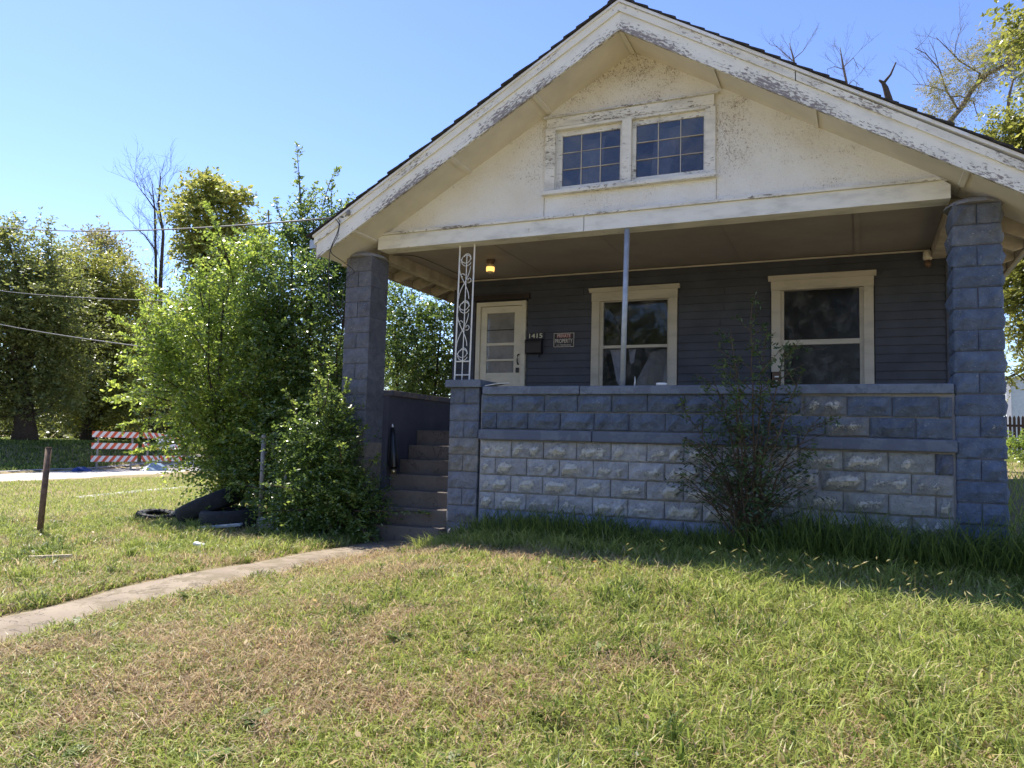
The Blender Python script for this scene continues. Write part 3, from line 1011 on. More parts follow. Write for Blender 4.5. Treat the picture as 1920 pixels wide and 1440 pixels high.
for base in (2.06, 2.66, 3.26):
    for (cx, cz, r0, a0, a1, r1) in ((mid, base + .09, .083, -2.9, 2.9, .035), (mid, base - .0 + .05, .07, 0.2, 5.9, .07)):
        if base + cz > 20: continue
        MB().tube(arc(cx, cz, r0, a0, a1, 20, r1), .0055, 4, smooth=False).build("scroll", M_WHITEIRON, tp_)
    if base < 3.2:
        s1 = [(lean(mid + .075 * math.cos(t * math.pi), 0) + .012 * (base + .16 + .42 * t - 1.78), .194, base + .16 + .42 * t) for t in np.linspace(0, 1, 14)]
        s2 = [(lean(mid - .075 * math.cos(t * math.pi), 0) + .012 * (base + .16 + .42 * t - 1.78), .206, base + .16 + .42 * t) for t in np.linspace(0, 1, 14)]
        MB().tube(s1, .0055, 4, smooth=False).build("scroll", M_WHITEIRON, tp_)
        MB().tube(s2, .0055, 4, smooth=False).build("scroll", M_WHITEIRON, tp_)
        MB().tube(arc(mid + .045, base + .40, .04, -2, 3.6, 16, .012), .005, 4, smooth=False).build("scroll", M_WHITEIRON, tp_)
        MB().tube(arc(mid - .05, base + .46, .03, 0, 5.2, 16, .010), .005, 4, smooth=False).build("scroll", M_WHITEIRON, tp_)
pole = MB().tube([(2.165, .1, 1.693), (2.19, .11, 3.512)], .031, 14).build("steel_prop", M_STEEL)
tag(pole, "galvanised steel pipe propping the porch beam on the block wall", "pole")

# ---- ceiling lamp (lit), right side fixture
M_GLOW = NT("lit_lamp_glass")
M_GLOW.base((.9, .6, .25), .4, .4)
M_GLOW.b.inputs["Emission Color"].default_value = (1, .55, .14, 1)
M_GLOW.b.inputs["Emission Strength"].default_value = .8
M_GLOW = M_GLOW.m
M_AMBER = m_plain("amber_glass", (.55, .42, .26), .25, .5, var=.15)
lc_ = (-.10, 1.28, 3.579)
lamp = empty("porch_lamp", lc_, "small lit jelly jar lamp glowing amber under the porch ceiling", "lamp")
MB().lathe([(.058, 0), (.062, -.02), (.05, -.05), (.048, -.055)], lc_, 20).build("lamp_base", M_RUST, lamp)
MB().lathe([(.046, -.056), (.056, -.08), (.058, -.12), (.05, -.16), (.03, -.185), (.01, -.192)], lc_, 20).build("lamp_glass", M_AMBER, lamp)
MB().lathe([(.0585, -.10), (.0595, -.125), (.0585, -.15), (.053, -.165)], lc_, 20).build("lit_band", M_GLOW, lamp)
lx = empty("wall_light", (5.43, 2.33, 3.5), "unlit pale wall light fixture in the right corner under the porch ceiling", "lamp")
MB().lathe([(.03, .0), (.05, -.03), (.055, -.10), (.045, -.12)], (5.40, 2.31, 3.54), 14).build("lamp_shade", M_SOFFIT, lx)
MB().lathe([(.028, 0), (.04, -.05), (.02, -.09)], (5.40, 2.31, 3.415), 12).build("lamp_glass", M_RUST, lx)

# ---- text helper
def text_mesh(txt, size, x0, x1, y, z, name, mat, parent, h=None):
    cu = bpy.data.curves.new("lettering", 'FONT')
    cu.body = txt
    cu.size = size
    cu.align_x = 'CENTER'
    cu.align_y = 'CENTER'
    cu.offset = size * .012
    ob = bpy.data.objects.new("lettering", cu)
    COL.objects.link(ob)
    bpy.context.view_layer.update()
    dg = bpy.context.evaluated_depsgraph_get()
    me = bpy.data.meshes.new_from_object(ob.evaluated_get(dg))
    bpy.data.objects.remove(ob)
    n = len(me.vertices)
    co = np.empty(n * 3, np.float32)
    me.vertices.foreach_get("co", co)
    co = co.reshape(-1, 3)
    mn, mx = co.min(0), co.max(0)
    c = (mn + mx) / 2
    sx = (x1 - x0) / (mx[0] - mn[0])
    sz = (h / (mx[1] - mn[1])) if h else sx
    out = np.stack([(co[:, 0] - c[0]) * sx, np.zeros(n), (co[:, 1] - c[1]) * sz], 1)
    me.vertices.foreach_set("co", out.astype(np.float32).ravel())
    me.materials.append(mat)
    me.name = name
    return link(name, me, ((x0 + x1) / 2, y, z), parent)

# ---- mailbox and sign on the wall
M_NUM = m_plain("pale_numerals", (.66, .64, .52), .6, .3, var=.1)
M_TEXT = m_plain("faded_lettering", (.58, .52, .46), .6, .3, var=.12)
M_RED = m_plain("faded_red", (.20, .035, .035), .6, .3, var=.2)
mx_ = empty("mailbox", (.155, 2.38, 2.36), "dark wall mailbox with house number 1415 beside the front door", "mailbox")
MB().prism([(WY - .012, 2.375), (WY - .10, 2.39), (WY - .115, 2.53), (WY - .09, 2.57), (WY - .012, 2.58)], 'x', .035, .28).build("box", M_MAILB, mx_)
MB().prism([(WY - .012, 2.582), (WY - .10, 2.572), (WY - .122, 2.535), (WY - .126, 2.55), (WY - .10, 2.59), (WY - .012, 2.60)], 'x', .025, .29).build("lid", M_MAILB, mx_)
bx(.025, .30, WY - .022, WY - .012, 2.605, 2.70, "number_plate", M_MAILB, mx_)
text_mesh("1415", .1, .055, .27, WY - .0235, 2.652, "numerals", M_NUM, mx_, .07)
MB().tube([(.24, WY - .03, 2.375), (.24, WY - .05, 2.33), (.225, WY - .06, 2.32)], .008, 6).build("hook", M_BLACK, mx_)
sg_ = empty("warning_sign", (.61, 2.38, 2.47), "black and red sign reading PRIVATE PROPERTY beside the mailbox", "sign")
bx(.452, .772, WY - .018, WY - .012, 2.472, 2.680, "board", M_TEXT, sg_)
bx(.460, .764, WY - .0195, WY - .018, 2.480, 2.672, "black_panel", M_MAILB, sg_)
bx(.50, .725, WY - .021, WY - .0196, 2.608, 2.668, "red_panel", M_RED, sg_)
text_mesh("PRIVATE", .1, .508, .718, WY - .0222, 2.638, "lettering", M_TEXT, sg_, .05)
text_mesh("PROPERTY", .1, .475, .75, WY - .0207, 2.562, "lettering", M_TEXT, sg_, .062)
text_mesh("NO TRESPASSING", .1, .50, .725, WY - .0207, 2.500, "lettering", M_TEXT, sg_, .020)

# ---- small things on the coping
M_PAPER = m_plain("newsprint", (.7, .7, .7), .8, .2, var=.1)
mb = MB()
mb.add([(.50, -.03, 1.70), (.66, -.09, 1.715), (.80, .02, 1.735), (.63, .10, 1.712), (.50, -.03, 1.706), (.66, -.09, 1.722), (.80, .02, 1.742), (.63, .10, 1.72)],
       [(0, 3, 2, 1), (4, 5, 6, 7), (0, 1, 5, 4), (1, 2, 6, 5), (2, 3, 7, 6), (3, 0, 4, 7)])
tag(mb.build("paper", M_PAPER), "folded white paper lying on the left end of the porch wall", "paper")
mb = MB().lathe([(.028, 0), (.06, .006), (.062, .03), (.05, .034), (.048, .01)], (2.62, .06, 1.693), 18)
tag(mb.build("white_bowl", M_WHITE), "small white bowl upside on the porch wall right of the steel pipe", "bowl")
mb = MB().tube([(2.305, .1, 1.694), (2.309, .1, 1.76), (2.307, .1, 1.805)], [.010, .006, .002], 6)
tag(mb.build("white_shard", M_WHITE), "thin white splinter standing on the porch wall beside the steel pipe", "splinter")

# ---- folded umbrella leaning by the side wall on the steps
um = empty("folded_umbrella", (-1.0, .40, .58), "closed black umbrella with brass end standing on the steps against the side wall", "umbrella")
ax0, ax1 = Vector((-1.00, .40, .582)), Vector((-1.085, .46, 1.24))
def along(t): return ax0 + (ax1 - ax0) * t
MB().tube([along(.10), along(.14), along(.45), along(.75), along(.93)], [.052, .062, .058, .042, .018], 12).build("canopy", M_BLACK, um)
for k in range(5):
    t = k * 2 * math.pi / 5
    off = Vector((math.cos(t), math.sin(t), 0))
    MB().tube([along(.14) + off * .06, along(.45) + off * .058, along(.75) + off * .043, along(.92) + off * .02], [.007, .008, .006, .003], 5).build("fold", M_BLACK, um)
MB().tube([along(0), along(.10)], [.032, .036], 12).build("brass_end", M_BRASS, um)
MB().tube([along(.93), along(1.0)], [.014, .008], 8).build("tip", M_WHITE, um)

# ---- overhead cables
def cable(name, a, b, sag, r, label, mat=M_CABLE, n=24):
    a, b = Vector(a), Vector(b)
    pts = []
    for i in range(n + 1):
        t = i / n
        p = a.lerp(b, t)
        p.z -= sag * 4 * t * (1 - t)
        pts.append(p)
    return tag(MB().tube(pts, r, 6).build(name, mat), label, "cable", "overhead cables")
cable("overhead_cable", (-28.0, 8.6, 9.3), (-1.30, -.53, 3.80), .48, .0115, "uppermost overhead cable running from the left to the house eave", M_CABLE_G)
cable("overhead_cable", (-36, 14.0, 8.25), (-6.2, 2.4, 3.5), .25, .010, "middle overhead cable crossing in front of the dark trees", M_CABLE_G)
cable("overhead_cable", (-34, 12.4, 6.7), (-5.6, 1.2, 2.4), .2, .010, "lowest overhead cable crossing in front of the dark trees", M_CABLE_G)
ins = MB()
ins.lathe([(.018, -.01), (.03, 0), (.022, .018), (.03, .035), (.018, .05)], (-1.22, -.535, 3.82), 12)
ins.tube([(-1.19, -.50, 3.86), (-1.22, -.535, 3.88), (-1.235, -.54, 3.84), (-1.26, -.54, 3.80)], .008, 6)
tag(ins.build("cable_insulator", M_GREYPOST), "grey insulator hook on the left rake where the cable ends", "insulator")
def wire(pts, label, r=.006):
    P_ = [Vector(p) for p in pts]
    out = []
    for i in range(len(P_) - 1):                       # Catmull-Rom
        p0, p1, p2, p3 = P_[max(i - 1, 0)], P_[i], P_[i + 1], P_[min(i + 2, len(P_) - 1)]
        for k in range(6):
            t = k / 6
            out.append(.5 * ((2 * p1) + (p2 - p0) * t + (2 * p0 - 5 * p1 + 4 * p2 - p3) * t * t + (3 * p1 - p0 - 3 * p2 + p3) * t ** 3))
    out.append(P_[-1])
    return tag(MB().tube(out, r, 5).build("loose_wire", M_CABLE), label, "wire", "loose wires at the left eave")
wire([(-1.40, -.55, 3.78), (-1.34, -.55, 3.70), (-1.37, -.55, 3.58), (-1.45, -.56, 3.38), (-1.50, -.5, 3.1), (-1.52, -.45, 2.8), (-1.48, -.42, 2.72), (-1.42, -.40, 2.80)], "black wire hanging straight down off the left end of the rake")
wire([(-1.36, -.55, 3.78), (-1.33, -.55, 3.72), (-1.36, -.55, 3.55), (-1.44, -.56, 3.36), (-1.36, -.4, 3.26), (-1.40, -.1, 3.2), (-1.56, -.03, 3.15), (-1.62, -.03, 2.9), (-1.615, -.03, 2.5)], "black wire looping from the rake round the left porch column", .005)
wire([(-1.10, .33, 3.50), (-.98, .7, 3.565), (-.9, 1.2, 3.55), (-.95, 1.7, 3.57), (-.88, 2.3, 3.56)], "thin dark wire stapled under the left porch ceiling", .005)

# ---- mesh pieces in the yard
def gp(x, y, dz=0.0): return (x, y, float(gz(x, y)) + dz)
b0 = gp(-4.25, -2.15)
fp = MB().tube([(b0[0], b0[1], b0[2] - .1), (b0[0] + .03, b0[1] + .02, b0[2] + 1.03)], .034, 10)
fp.lathe([(.036, 0), (.036, .012)], (b0[0] + .03, b0[1] + .02, b0[2] + 1.03), 10)
tag(fp.build("fence_post", M_RUST), "rusty steel post leaning alone in the left lawn", "post", "old fence posts")
b1 = gp(-2.75, -.1)
fp = MB().tube([(b1[0], b1[1], b1[2] + .02), (b1[0] - .01, b1[1], b1[2] + 1.22)], .031, 10)
fp.lathe([(.05, 0), (.05, .16), (.036, .17)], (b1[0], b1[1], b1[2] - .02), 10)
fp.lathe([(.034, 0), (.034, .05), (.02, .06)], (b1[0] - .01, b1[1], b1[2] + 1.2), 10)
tag(fp.build("fence_post", M_GREYPOST), "grey steel post in front of the thicket beside the tyres", "post", "old fence posts")
rl = MB().tube([(-2.25, -.22, -.2), (-2.27, -.22, .93), (-2.25, -.2, .96), (-2.0, -.1, .96), (-1.6, .02, .95)], .02, 8)
rl.tube([(-2.16, -.16, .9), (-2.16, -.16, .78)], .012, 6)
tag(rl.build("handrail", M_GREYPOST), "bent grey pipe handrail swallowed by the thicket near the steps", "handrail")

def tyre(c, Rr, w, rot, label, lugs=34, lug=.012):
    """torus-like tyre with tread lugs, hollow inside; axis = local z"""
    mb = MB()
    n = lugs * 2
    prof = [(Rr * .60, -.36), (Rr * .66, -.46), (Rr * .82, -.52), (Rr * .95, -.47), (Rr, -.34), (Rr, 0.0), (Rr, .34), (Rr * .95, .47), (Rr * .82, .52), (Rr * .66, .46), (Rr * .60, .36), (Rr * .68, .30), (Rr * .90, .28), (Rr * .93, 0), (Rr * .90, -.28), (Rr * .68, -.30)]
    v = []; f = []
    for i in range(n):
        t = 2 * math.pi * i / n
        for k, (r, h) in enumerate(prof):
            if 3 <= k <= 7: r = r + (lug if (i + (k // 5)) % 2 else 0)
            v.append((r * math.cos(t), r * math.sin(t), h * w))
    m = len(prof)
    for i in range(n):
        i2 = (i + 1) % n
        for k in range(m):
            k2 = (k + 1) % m
            f.append((i * m + k, i2 * m + k, i2 * m + k2, i * m + k2))
    mb.add(v, f, lug < .01)
    return tag(mb.build("tyre", M_RUBBER, rot=rot, pivot=c), label, "tyre", "dumped tyres beside the thicket")
c = gp(-3.22, -.12); tyre((c[0], c[1], c[2] + .12), .42, .24, (.03, -.04, 0), "large bald tyre lying flat beside the grey steel post", 30, .005)
c = gp(-3.78, .02); tyre((c[0], c[1], c[2] + .25), .45, .24, (.16, -.40, .1), "large tyre tilted up against the tyre lying flat", 30, .005)
c = gp(-4.72, -.02); tyre((c[0], c[1], c[2] + .02), .27, .17, (.05, .12, 0), "smaller lugged tyre lying leftmost in the grass", 22, .022)
M_GREYBIT = m_plain("grey_scrap", (.3, .3, .31), .6, .4, var=.3)
c = gp(-2.55, -.22)
tag(MB().box(c[0] - .12, c[0] + .13, c[1], c[1] + .1, c[2] + .02, c[2] + .17).build("concrete_lump", M_GREYBIT, rot=(.1, .1, .3), bevel=.02), "grey concrete lump behind the grey steel post", "rubble")
c = gp(-2.95, -.62)
mb = MB().box(c[0] - .30, c[0] + .3, c[1] - .03, c[1] + .03, c[2] + .05, c[2] + .075)
tag(mb.build("scrap_strip", M_STEEL, rot=(.2, -.12, .25)), "pale metal strip lying in front of the flat tyre", "scrap")
c = gp(-2.3, -1.6)
M_WOOD = m_plain("bare_stick", (.5, .42, .3), .8, .2)
c = gp(-2.6, -3.2)
tag(MB().box(c[0] - .2, c[0] + .2, c[1] - .018, c[1] + .018, c[2] + .03, c[2] + .055).build("wooden_stake", M_WOOD, rot=(0, -.05, .5)), "pale wooden stick lying in the lawn left of the walk", "stick")
c = gp(-2.0, -1.9)
tag(MB().box(c[0] - .06, c[0] + .06, c[1] - .04, c[1] + .04, c[2] + .05, c[2] + .08).build("litter", M_PAPER, rot=(.1, .2, .5), bevel=.01), "scrap of white paper in the lawn near the walk", "litter")

# ---- barricades at the street
def mk_stripe(name, sgn):
    k = NT(name)
    sx = k.n("SeparateXYZ")
    k.set(sx.inputs[0], k.obj())
    d = k.math('ADD', sx.outputs["X"], k.math('MULTIPLY', sx.outputs["Z"], .8 * sgn))
    fr = k.math('FRACT', k.math('ADD', k.math('DIVIDE', d, .32), 40.0))
    c = k.mix(k.step(fr, .49, .51), (.74, .70, .67), (.62, .10, .035))
    c = k.mix(k.math('MULTIPLY', k.step(k.noise(7, 5, .6, k.obj()), .5, .75), .3), c, (.4, .33, .3))
    return k.base(c, .5, .4)
M_STR1, M_STR2 = mk_stripe("barricade_stripes", -1), mk_stripe("barricade_stripes_mirrored", 1)
def barricade(c, ang, L, mat, label):
    root = empty("barricade", c, label, "barricade", "striped road barricades")
    root.rotation_euler = (0, 0, ang)
    ORG[root] = Vector((0, 0, 0))
    def ch(mb, nm, m, rot=None):
        o = mb.build(nm, m, root)
        return o
    for x in (-L * .36, L * .38):
        ch(MB().box(x - .028, x + .028, -.03, .03, .02, 1.60), "post", M_GREYPOST)
        ch(MB().box(x - .03, x + .03, -.62, .62, .0, .05), "foot", M_GREYPOST)
    for z in (.34, .86, 1.33):
        ch(MB().box(-L / 2, L / 2, -.055, -.032, z, z + .24), "striped_board", mat)
    return root
z0 = float(gz(-23.3, 14.6)) - .04
br1 = barricade((-23.45, 14.6, z0), R(82), 2.0, M_STR1, "road barricade with red and white striped boards beside the thicket, nearest the big trunk")
br2 = barricade((-23.35, 17.0, z0), R(86), 2.2, M_STR2, "road barricade half hidden by the thicket, carrying a white panel")
pm = MB().box(-.35, .55, -.075, -.058, .92, 1.32).build("white_panel", M_WHITE, br2)
sgm = MB()
sgm.box(-.25, -.12, -.082, -.076, 1.08, 1.16); sgm.box(-.12, .22, -.082, -.076, 1.11, 1.125); sgm.box(.18, .32, -.082, -.076, 1.06, 1.18); sgm.box(.38, .46, -.082, -.076, 1.09, 1.16)
sgm.build("dark_marks", M_BLACK, br2)
M_BLUE = m_plain("blue_tarpaulin", (.03, .06, .2), .5, .4, var=.3)
M_PALEB = m_plain("pale_bags", (.22, .3, .38), .4, .4, var=.35)
def heap(name, c, r, h, mat, label, cat):
    rr = random.Random(int(r * 1000))
    mb = MB()
    v = [(0, 0, h)]; n = 10
    for j, (q, hh) in enumerate(((.45, .85), (.8, .5), (1.0, 0))):
        for i in range(n):
            t = 2 * math.pi * i / n
            k = rr.uniform(.75, 1.25)
            v.append((r * q * k * math.cos(t), r * q * k * math.sin(t) * 1.6, h * hh * rr.uniform(.6, 1.3)))
    f = [(0, 1 + i, 1 + (i + 1) % n) for i in range(n)]
    for j in range(2):
        for i in range(n):
            f.append((1 + j * n + i, 1 + (j + 1) * n + i, 1 + (j + 1) * n + (i + 1) % n, 1 + j * n + (i + 1) % n))
    mb.add([(p[0] + c[0], p[1] + c[1], p[2] + c[2]) for p in v], f)
    return tag(mb.build(name, mat), label, cat)
heap("blue_bag", (-23.1, 12.9, z0), .25, .16, M_BLUE, "dark blue bag lying at the kerb left of the barricades", "bag")
heap("rubbish_heap", (-22.4, 15.8, z0), .38, .3, M_PALEB, "heap of pale blue rubbish bags between the two barricades", "rubbish")

# ---- far right: garage and picket fence behind the house
ga = empty("garage", (13.5, 40, .9), "pale clapboard garage just visible behind the right column", "garage")
M_PALEW = m_plain("pale_wall_paint", (.42, .50, .55), .7, .3, var=.1)
mb = MB()
mb.prism([(11.6, .5), (16.6, .5), (16.6, 4.9), (14.1, 6.4), (11.6, 4.9)], 'y', 38.2, 44)
mb.build("wall", M_PALEW, ga)
bx(11.50, 11.72, 38.1, 38.19, .6, 4.85, "corner_board", M_WHITE, ga)
mb = MB()
mb.prism([(11.2, 4.75), (14.1, 6.5), (17.0, 4.75), (17.0, 4.9), (14.1, 6.66), (11.2, 4.9)], 'y', 37.9, 44.3)
mb.build("roof", M_SHINGLE, ga)
pf = empty("picket_fence", (11.2, 26.9, 1.0), "dark brown picket fence in front of the pale garage", "fence")
M_PICK = m_plain("dark_pickets", (.05, .035, .028), .8, .2)
for i in range(26):
    x = 9.6 + i * .14
    MB().prism([(x, .95), (x + .09, .95), (x + .09, 2.55), (x + .045, 2.64), (x, 2.55)], 'y', 26.7, 26.73).build("picket", M_PICK, pf)
for zz in (1.4, 2.2):
    bx(9.5, 13.3, 26.732, 26.78, zz, zz + .09, "rail", M_PICK, pf)

# ================================================================== PLANTS
UP = np.array([0, 0, 1.0])
def nrm(a): return a / np.maximum(np.linalg.norm(a, axis=-1, keepdims=True), 1e-9)
def sprays(P, D, L, m, ll, lw, droop=.3, side=.8, tone0=None):
    """leafy twigs: m leaves set alternately along each twig; returns leaf quads and tone"""
    n = len(P)
    k = np.arange(m)
    t = (k[None, :] + .3 + .6 * rng.random((n, m))) / m
    D = nrm(D)
    pos = P[:, None, :] + D[:, None, :] * (L[:, None] * t)[..., None]
    pos[..., 2] -= droop * (L[:, None] * t * t)
    s = nrm(np.cross(D, UP + .3 * rng.normal(size=(n, 3))))
    sg = np.where(k % 2 == 0, 1.0, -1.0)[None, :, None]
    ld = D[:, None, :] * .55 + s[:, None, :] * sg * side + rng.normal(size=(n, m, 3)) * .33
    ld[..., 2] -= .18
    ld = nrm(ld)
    nn = nrm(UP * .75 + rng.normal(size=(n, m, 3)) * .6)
    w = nrm(np.cross(ld, nn))
    sc = (.65 + .6 * rng.random((n, m, 1)))
    l = ll * sc; ww = lw * sc * .5
    V = np.stack([pos, pos + ld * l * .5 + w * ww, pos + ld * l, pos + ld * l * .48 - w * ww], 2)
    tb = rng.random((n, 1)) if tone0 is None else tone0[:, None]
    tone = np.clip(.55 * tb + .45 * rng.random((n, m)), 0, 1)
    return V.reshape(-1, 3), np.repeat(tone.reshape(-1), 4)

def blob_points(blobs, n, clumps=12, sig=.30, seedz=None):
    w = np.array([b[3] * b[3] * b[4] for b in blobs]) ** .8
    w /= w.sum()
    P = []; D = []; CC = []
    for b, q in zip(blobs, w):
        c = np.array(b[:3]); r = np.array([b[3], b[3], b[4]])
        nc = max(3, int(clumps * (q * len(blobs)) ** .6))
        u = nrm(rng.normal(size=(nc, 3))) * (rng.random((nc, 1)) ** (1 / 2.4))
        CC.append(c + u * r)
        k = int(n * q)
        ci = rng.integers(0, nc, k)
        p = u[ci] + rng.normal(size=(k, 3)) * sig
        P.append(c + p * r)
        D.append(nrm(nrm(p) * .7 + UP * .35 + rng.normal(size=(k, 3)) * .45))
    return np.concatenate(P), np.concatenate(D), np.concatenate(CC)

def limb(mb, a, b, r0, r1, bend=.15, n=5, sides=5):
    a, b = np.array(a, float), np.array(b, float)
    L = np.linalg.norm(b - a)
    off = rng.normal(size=3) * bend * L * .4
    off[2] = abs(off[2]) * -.3
    pts = []; rad = []
    for i in range(n + 1):
        t = i / n
        pts.append(a + (b - a) * t + off * math.sin(math.pi * t))
        rad.append(r0 + (r1 - r0) * t)
    mb.tube(pts, rad, sides, cap=False)
    return pts

def tree(name, blobs, trunk, r0, n, m, ll, lw, L, mat, bark, label, cat="tree", group=None, clumps=14, sig=.3, droop=.3, limbs=26, multi=1, spread=.0, zmin=None, sidesw=.8, lead=None, lead_len=.28, auto=0):
    base = trunk[0]
    root = empty(name, base, label, cat, group)
    P, D, CC = blob_points(blobs, n, clumps, sig)
    if zmin is not None:
        keep = P[:, 2] > zmin
        P, D = P[keep], D[keep]
    Ls = L * (.6 + .8 * rng.random(len(P)))
    V, T = sprays(P, D, Ls, m, ll, lw, droop, sidesw)
    if zmin is not None:
        V[:, 2] = np.maximum(V[:, 2], zmin - .05)
    mb = MB()
    if auto:
        lead = list(lead or [])
        mc = CC.mean(0)
        sd = (CC - mc) / (CC.std(0) + 1e-6)
        far_ = np.argsort(-np.linalg.norm(sd, axis=1) + rng.random(len(CC)) * .8)[:auto]
        for i in far_:
            d = nrm(nrm(CC[i] - mc) * 1.0 + UP * .35 + rng.normal(size=3) * .35)
            lead.append((CC[i] - d * .1, CC[i] + d * (.35 + .5 * rng.random())))
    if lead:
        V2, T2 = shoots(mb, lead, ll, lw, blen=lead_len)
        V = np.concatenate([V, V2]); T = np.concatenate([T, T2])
    V = V - np.array(base)
    link("crown", np_mesh("crown", V, 4, tone=T, mat=mat), base, root)
    for q in range(multi):
        dx = np.array([rng.normal() * spread, rng.normal() * spread, 0])
        pts = [np.array(p) + dx * (1 + i * .8) for i, p in enumerate(trunk)]
        rr = np.linspace(r0, r0 * .35, len(pts)) * (1 if q == 0 else .7)
        rr[0] *= 1.25
        mb.tube(pts, list(rr), 8, cap=True)
        sel = rng.choice(len(CC), min(len(CC), limbs // multi), replace=False)
        tp2 = np.array(pts)
        for i in sel:
            c = CC[i]
            # leave the trunk below the clump
            zz = np.clip(c[2] - .55 * np.linalg.norm(c[:2] - tp2[-1][:2]) - .2 * (c[2] - tp2[0][2]), tp2[0][2] + .15 * (tp2[-1][2] - tp2[0][2]), tp2[-1][2])
            k = np.interp(zz, tp2[:, 2], np.arange(len(tp2)))
            i0 = int(min(k, len(tp2) - 2)); fr = k - i0
            a = tp2[i0] * (1 - fr) + tp2[i0 + 1] * fr
            limb(mb, a, c, r0 * .32, r0 * .06, .2, 4, 4)
    mb.build("trunk", bark, root)
    return root

def stems_shrub(name, base, tips, mat, label, ll, lw, m=12, br=9, blen=.45, droop=.25, group=None, r=.012, cat="shrub", bark=None, sub=2):
    """upright shoots from one stool, each with alternate side twigs carrying leaves"""
    root = empty(name, base, label, cat, group)
    mb = MB()
    P = []; D = []; L = []
    for tip in tips:
        a = np.array(base) + np.array([rng.normal() * .06, rng.normal() * .05, 0]); b = np.array(tip, float)
        H = np.linalg.norm(b - a)
        ctl = a + (b - a) * .45 + np.array([(a - b)[0] * .18, (a - b)[1] * .18, .1 * H])
        ts = np.linspace(0, 1, 12)
        path = [(1 - t) ** 2 * a + 2 * t * (1 - t) * ctl + t * t * b for t in ts]
        path = [p + rng.normal(size=3) * .008 for p in path]
        mb.tube(path, list(np.linspace(r, .0025, 12)), 5, cap=False)
        nb = max(4, int(br * H))
        for i in range(nb):
            t = .12 + .86 * (i + rng.random() * .8) / nb
            k = t * 11; i0 = min(int(k), 10); fr = k - i0
            p = path[i0] * (1 - fr) + path[i0 + 1] * fr
            d0 = nrm(path[i0 + 1] - path[i0])
            az = rng.random() * 2 * math.pi
            out = np.array([math.cos(az), math.sin(az) * .8, 0])
            d = nrm(out * 1.0 + d0 * .75)
            l = blen * (1.15 - .85 * t) * (.6 + .7 * rng.random())
            q = p + d * l; q[2] -= droop * l * .5
            mb.tube([p, p + d * l * .5, q], [.0055, .004, .002], 3, cap=False)
            P.append(p); D.append(d); L.append(l)
            for s in range(sub):
                tt = .3 + .5 * rng.random()
                p2 = p + d * l * tt
                d2 = nrm(d + rng.normal(size=3) * .6)
                P.append(p2); D.append(d2); L.append(l * .5)
        P.append(path[-3]); D.append(nrm(path[-1] - path[-3])); L.append(np.linalg.norm(path[-1] - path[-3]) * 1.05)
    V, T = sprays(np.array(P), np.array(D), np.array(L), m, ll, lw, droop)
    V[:, 2] = np.maximum(V[:, 2], base[2] + .0)
    V = V - np.array(base)
    link("leaves", np_mesh("leaves", V, 4, tone=T, mat=mat), base, root)
    mb.build("stems", bark or M_TWIG, root)
    return root

def shoots(mb, tips, ll, lw, m=14, blen=.22, br=12):
    """leafy leaders sticking out of a crown: list of (foot, tip)"""
    P = []; D = []; L = []
    for a, b in tips:
        a = np.array(a, float); b = np.array(b, float)
        H = np.linalg.norm(b - a)
        mid_ = (a + b) / 2 + rng.normal(size=3) * .05 * H
        path = [(1 - t) ** 2 * a + 2 * t * (1 - t) * mid_ + t * t * b for t in np.linspace(0, 1, 8)]
        mb.tube(path, list(np.linspace(.014, .003, 8)), 4, cap=False)
        nb = int(br * H)
        for i in range(nb):
            t = (i + .5) / nb
            k = t * 7; i0 = min(int(k), 6); fr = k - i0
            p = path[i0] * (1 - fr) + path[i0 + 1] * fr
            d0 = nrm(path[i0 + 1] - path[i0])
            az = rng.random() * 6.283
            d = nrm(np.array([math.cos(az), math.sin(az), 0]) + d0 * 1.1)
            P.append(p); D.append(d); L.append(blen * (1.2 - .9 * t) * (.6 + .8 * rng.random()))
        P.append(path[-2]); D.append(nrm(b - path[-2])); L.append(np.linalg.norm(b - path[-2]) * 1.1)
    V, T = sprays(np.array(P), np.array(D), np.array(L), m, ll, lw, .1)
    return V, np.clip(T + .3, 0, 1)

# --- the thicket left of the steps
b = gp(-4.3, .95)
t1 = tree("elm_thicket", [(-4.55, 0.65, 2.0, 0.75, 0.95), (-5.0, 0.45, 2.35, 0.36, 0.45), (-4.65, 0.6, 0.95, 0.45, 0.6), (-4.25, 0.75, 2.8, 0.6, 0.72), (-4.2, 0.8, 0.35, 0.5, 0.35), (-3.95, 0.95, 1.5, 0.62, 0.9), (-4.85, 0.5, 1.6, 0.45, 0.45), (-4.1, 0.8, 3.5, 0.36, 0.42), (-3.9, 1.0, .8, .6, .7)],
          [b, (-4.4, .9, 1.0), (-4.5, .8, 2.0), (-4.4, .7, 3.2)], .035, 2700, 14, .066, .035, .46, M_ELM_Y, M_BARK, "bright yellow-green young elm thicket arching over the dumped tyres", "shrub", "overgrown elms by the steps", clumps=14, sig=.30, limbs=40, multi=4, spread=.12, zmin=-.1,
          lead=[((-5.1, .4, 2.1), (-5.75, .1, 2.55)), ((-5.2, .4, 1.6), (-5.95, 0, 1.55)), ((-5.0, .4, 1.3), (-5.75, .1, 1.15)), ((-4.9, .5, 2.6), (-5.35, .3, 3.25)), ((-4.5, .6, 3.0), (-4.75, .5, 3.75)), ((-4.2, .7, 3.3), (-4.35, .6, 4.0)), ((-5.1, .4, 2.3), (-5.5, .2, 3.0)), ((-4.9, .4, .9), (-5.55, .2, .75))], lead_len=.3, auto=44)
b = gp(-3.7, 1.8)
